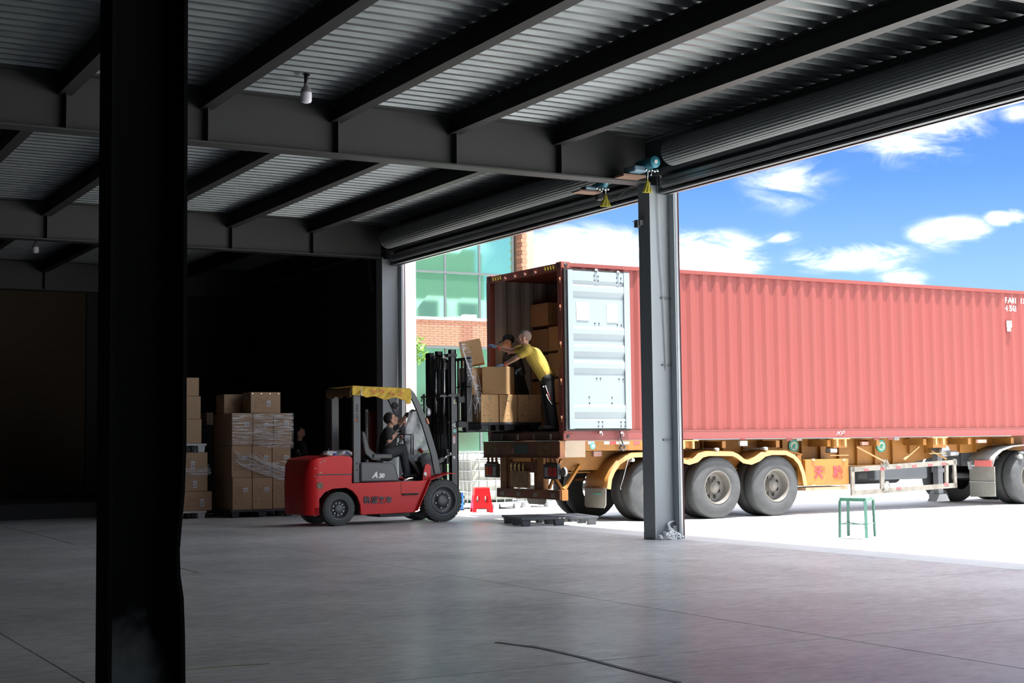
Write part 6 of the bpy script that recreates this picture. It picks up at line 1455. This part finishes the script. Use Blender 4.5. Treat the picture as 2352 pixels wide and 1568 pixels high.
# blue crate sliver behind the front tyre
bc = on_z(1062, 1175, -.05); cr = thing('plastic_crate', 'blue plastic crate behind the forklift front wheel', 'crate', (bc.x, bc.y+.2, -.05))
hh = .36
b = MB(); b.box(bc.x-.35, bc.x+.04, bc.y, bc.y+.35, -.05, .0); build('bottom', b, blue, cr)
for k in range(3):
    z = -.05+k*.13; b = MB(); b.box(bc.x-.35, bc.x+.05, bc.y, bc.y+.02, z, z+.05); b.box(bc.x+.03, bc.x+.05, bc.y, bc.y+.35, z, z+.05); build('rim_band', b, blue, cr)
b = MB(); b.box(bc.x-.33, bc.x+.03, bc.y+.01, bc.y+.33, 0, .33); build('crate_liner', b, mat('blue liner', (.015, .12, .38), .5), cr)
b = MB(); b.box(bc.x-.36, bc.x+.07, bc.y-.01, bc.y+.36, .33, .35); build('lid', b, mat('crate lid grey', (.5, .5, .48), .6), cr)
# dark red cabinet and silver pipe in the gloom behind the driver
q0 = on_d(845, 945, 27.3); q1 = on_d(862, 1010, 27.3)
b = MB(); b.box(q0.x, q0.x+.22, q0.y, q0.y+.15, .0, q0.z); b.box(q0.x+.02, q0.x+.20, q0.y-.01, q0.y, 1.2, q0.z-.03); tag(build('tall_cabinet', b, mat('dark red cabinet', (.14, .012, .012), .5)), 'dark red upright cabinet in the shade behind the forklift seat', 'cabinet')
q = on_d(842, 944, 27.2); b = MB(); b.cyl((q.x, q.y, 0), (q.x, q.y, q.z), .035, 10); b.sphere((q.x, q.y, q.z), .04, 10, 6); tag(build('bollard_post', b, silv), 'thin grey post beside the dark red cabinet', 'post')
q = on_d(870, 1012, 27.2); b = MB(); b.cyl((q.x, q.y, 0), (q.x, q.y, q.z), .05, 10); b.sphere((q.x, q.y, q.z), .05, 10, 6); tag(build('bollard_post', b, mat('dull post', (.2, .2, .2), .5)), 'short grey post seen between the seat and the driver', 'post')
# grey tall panels behind the forklift, left of it
q = on_d(760, 912, 27.6); b = MB(); b.box(q.x, q.x+.16, q.y, q.y+.3, 0, q.z); tag(build('steel_post', b, mat('dull grey post', (.10, .105, .11), .6)), 'dull grey upright post rising behind the forklift counterweight', 'post')
# hanging bulbs
def bulb(px, py, label):
    p = on_z(px, py, DECK); r_ = thing('hanging_bulb', label, 'lamp', (p.x, p.y, DECK-.3)); s_ = 1
    b = MB(); b.lathe([(.045, -.012), (.045, 0), (.0001, 0)][::-1], (p.x, p.y, DECK-.0), 'z', 14); b.cyl((p.x, p.y, DECK-.12), (p.x, p.y, DECK), .022, 10); build('lamp_holder', b, black, r_)
    b = MB(); b.lathe([(.022, -.11), (.03, -.14), (.055, -.17), (.062, -.21)], (p.x, p.y, DECK), 'z', 20); build('bulb_neck', b, mat('bulb neck grey', (.30, .31, .33), .4, .3), r_)
    b = MB(); b.lathe([(.062, -.21), (.063, -.29), (.056, -.315), (.03, -.325), (.0001, -.327)], (p.x, p.y, DECK), 'z', 20); build('bulb', b, mat('white bulb', (.80, .78, .88), .3, amt=.05), r_)
bulb(703, 170, 'white bulb hanging from the roof deck between two joists')
bulb(82, 543, 'small distant bulb hanging in the far roof bay')
# shutter motors with yellow tags
def motor(px, py, d, label, r_=.075, L=.42, side=1):
    p = on_d(px, py, d); root = thing('shutter_motor', label, 'motor', p)
    b = MB(); b.lathe([(.0001, 0), (r_*.95, 0), (r_*1.05, .01), (r_*1.05, .05), (r_, .06), (r_, L-.08), (r_*.8, L), (.0001, L)], (p.x, p.y, p.z), 'y', 20); build('motor_body', b, teal, root)
    b = MB(); b.cyl((p.x, p.y-.012, p.z), (p.x, p.y+.0, p.z), r_*.36, 12); build('end_boss', b, white, root)
    b = MB(); b.box(p.x-.22, p.x-.02, p.y+.16, p.y+L+.02, p.z-r_*1.5, p.z-r_*.4); build('gear_case', b, mat('pale blue case', (.16, .27, .34), .4), root, bevel=.02)
    b = MB(); b.box(p.x-.30, p.x+.05, p.y+L-.12, p.y+L+.10, p.z-r_*2.1, p.z-r_*1.7); build('mount_plate', b, mat('rusty bracket', (.25, .15, .10), .7), root)
    b = MB()
    for k in range(5): b.sphere((p.x-.10+k*.045, p.y+.08, p.z-r_*1.3-.01*(k % 2)), .02, 8, 6)
    b.tube([(p.x-.02, p.y+.08, p.z-r_*1.2), (p.x-.02, p.y+.06, p.z-r_*1.9), (p.x-.05, p.y+.05, p.z-r_*2.4)], .008, 6); o_ = build('chain_guide', b, chrome, root); o_['kind'] = 'stuff'
    return root, p
m1, p1 = motor(1506, 371, 19.0, 'teal shutter motor mounted above the middle column')
m2, p2 = motor(1392, 421, 19.7, 'shutter motor partly hidden behind the main beam left of the middle column', .045, .3)
def tagbag(px, pt, pb_, d, label, wpx):
    c = on_d(px, pt, d); r_ = thing('yellow_bag', label, 'bag', c)
    A0, A1 = on_d(px-wpx*.5, pb_, d), on_d(px+wpx*.5, pb_+1, d); T0_, T1_ = on_d(px-1.5, pt+4, d), on_d(px+1.5, pt+4, d)
    b = MB(); fw = FWD*.02; nz_ = 8
    def fn(u, v):
        a_ = T0_+(T1_-T0_)*u; c2 = A0+(A1-A0)*u; q = a_+(c2-a_)*v; return q-FWD*(.015*math.sin(u*PI)+.008*math.sin(u*17+v*5))
    b.grid(fn, 10, 8); build('bag_panel', b, yel, r_, solid=.004, recalc=False)
    b = MB(); b.bar(A0, A1, .012, .012); build('hem', b, mat('bright yellow hem', (.65, .60, .08), .5), r_)
    b = MB(); b.tube([on_d(px, pt-30, d), on_d(px+1, pt-8, d), on_d(px, pt+5, d)], .007, 5); build('cord', b, ropem, r_)
tagbag(1487, 408, 441, 19.3, 'triangular yellow bag hanging in front of the middle column', 22)
tagbag(1391, 442, 473, 19.9, 'triangular yellow bag hanging beside the black box under the beam', 25)
q = on_d(1376, 448, 20.1); bx = thing('control_box', 'round cornered black box hanging next to the left yellow bag', 'box', q)
b = MB(); b.cbox(q, .11, .08, .15); build('case', b, black, bx, bevel=.03); b = MB(); b.tube([q+Vector((-.04, 0, .07)), q+Vector((-.045, 0, .2)), q+Vector((0, 0, .22))], .006, 5); b.tube([on_d(1384, 447, 20.1), on_d(1405, 452, 20.05), on_d(1418, 453, 20), on_d(1432, 441, 19.95), on_d(1442, 434, 19.9), on_d(1463, 433, 19.8)], .007, 5); build('cable', b, rubber, bx)
q = on_x(1467, 514, XW-.03-.205-.045); bx = thing('switch_box', 'small grey switch box on the edge of the middle column', 'switch', q); b = MB(); b.cbox(q, .10, .08, .10); b.box(q.x-.1, q.x-.05, q.y-.01, q.y+.01, q.z+.02, q.z+.03); build('case', b, steel2, bx, bevel=.01); b = MB(); b.cbox(q+Vector((.02, -.05, .01)), .07, .02, .07); build('cover', b, mat('grey cover', (.28, .29, .30), .5), bx)
# pull rope down the column with a white pile at its foot
yc = YC[1]-.02
def cp_(px, py, dy=0): return on_y(px, py, YC[1]-.03-dy)
b = MB(); b.tube([cp_(1509, 402), cp_(1510, 425), cp_(1512, 500), cp_(1517, 600), cp_(1524, 700), cp_(1531, 850)], .006, 5)
o = build('rope', b, mat('grey cord', (.45, .45, .45), .8), None); tag(o, 'thin cord running down the web of the middle column', 'cord')
b = MB(); ct = on_z(1523, 1236, 0); ct.y = YC[1]-.16; ct.x = XW-.0
for k in range(46):
    a_ = random.uniform(0, 2*PI); r_ = random.uniform(0, .13)*1.2; zz = random.uniform(.01, .15)*(1-r_/.2)
    pts = []; c0_ = ct+Vector((r_*1.15*math.cos(a_), r_*.6*math.sin(a_), max(.012, zz)))
    for j in range(9): t_ = j*.8+k; pts.append(c0_+Vector((.04*math.cos(t_), .03*math.sin(t_*1.3), max(-c0_.z+.008, .02*math.sin(t_*1.7)))))
    b.tube(pts, .009, 5)
for k in range(3): b.tube([ct+Vector((-.02+k*.02, 0, .12)), cp_(1533+k*2, 1204), cp_(1536+k*3, 1198), cp_(1545+k*2, 1196)], .006, 5)
o = build('rope_pile', b, ropem, None, recalc=False); tag(o, 'tangled heap of white rope at the foot of the middle column', 'rope', kind='stuff')
b = MB(); q = cp_(1540, 1206); b.box(q.x-.01, q.x+.09, YC[1]-.10, YC[1]-.01, 0, q.z); build('foot_gusset', b, steel, colB)
# wall pipe near the far column
b = MB(); q = on_x(850, 600, XW-.12); b.tube([(q.x, q.y, DECK-.3), (q.x, q.y, q.z-.25), (q.x, q.y-.12, q.z-.5), (q.x, q.y-.12, q.z-.6)], .05, 8); tag(build('downpipe', b, mat('dull pipe', (.07, .07, .065), .6)), 'dull pipe bending down the dark wall beside the far column', 'pipe')
b = MB(); q = on_y(580, 760, 32.9); b.box(q.x-.03, q.x+.03, 32.95, 33.1, 0, 4.6); build('wall_joint', b, mat('dark joint', (.035, .035, .036), .7), bpy.data.objects['wall_back_dark'])
# bushes in the yard
def bush(name, c, r, n, label, seed=1, sz=.06, flat=1.):
    rg = np.random.default_rng(seed); b = MB()
    root = thing('bush', label, 'bush', (c[0], c[1], -.05))
    for k in range(n):
        v = Vector(rg.normal(size=3)).normalized()*r*(rg.random()**.45); v.z *= flat; p = Vector(c)+v
        a_ = Vector(rg.normal(size=3)).normalized(); u = a_.orthogonal().normalized()*sz*rg.uniform(.5, 1.1); w = a_.cross(u).normalized()*sz*.28
        b.add([p-u, p+w, p+u, p-w], [(0, 1, 2, 3)])
    o = build('foliage', b, leafm, root, recalc=False); o['kind'] = 'stuff'
    b = MB(); b.tube([(c[0], c[1], -.05), (c[0]+.05, c[1], c[2]-r*.3), (c[0], c[1]+.05, c[2]+r*.4)], .03, 6); build('stem', b, mat('brown stem', (.10, .06, .03), .8), root)
q = on_d(955, 806, 33); bush('bush', (q.x-.15, q.y, q.z), .40, 420, 'slender leafy shrub top poking out beside the white jamb', 2, .09, 1.0)
q = on_d(975, 1040, 36); bush('bush', (q.x, q.y, q.z-.1), .75, 1300, 'green bush in the yard seen through the forklift mast', 3, .09)
q = on_d(1010, 1055, 36); bush('bush', (q.x+1.15, q.y, q.z-.35), .55, 700, 'low green bush beside the green glass wall', 4, .09)
# clean-up of helper marks
print('objects', len(bpy.data.objects), 'tris', sum(len(m_.polygons) for m_ in bpy.data.meshes))
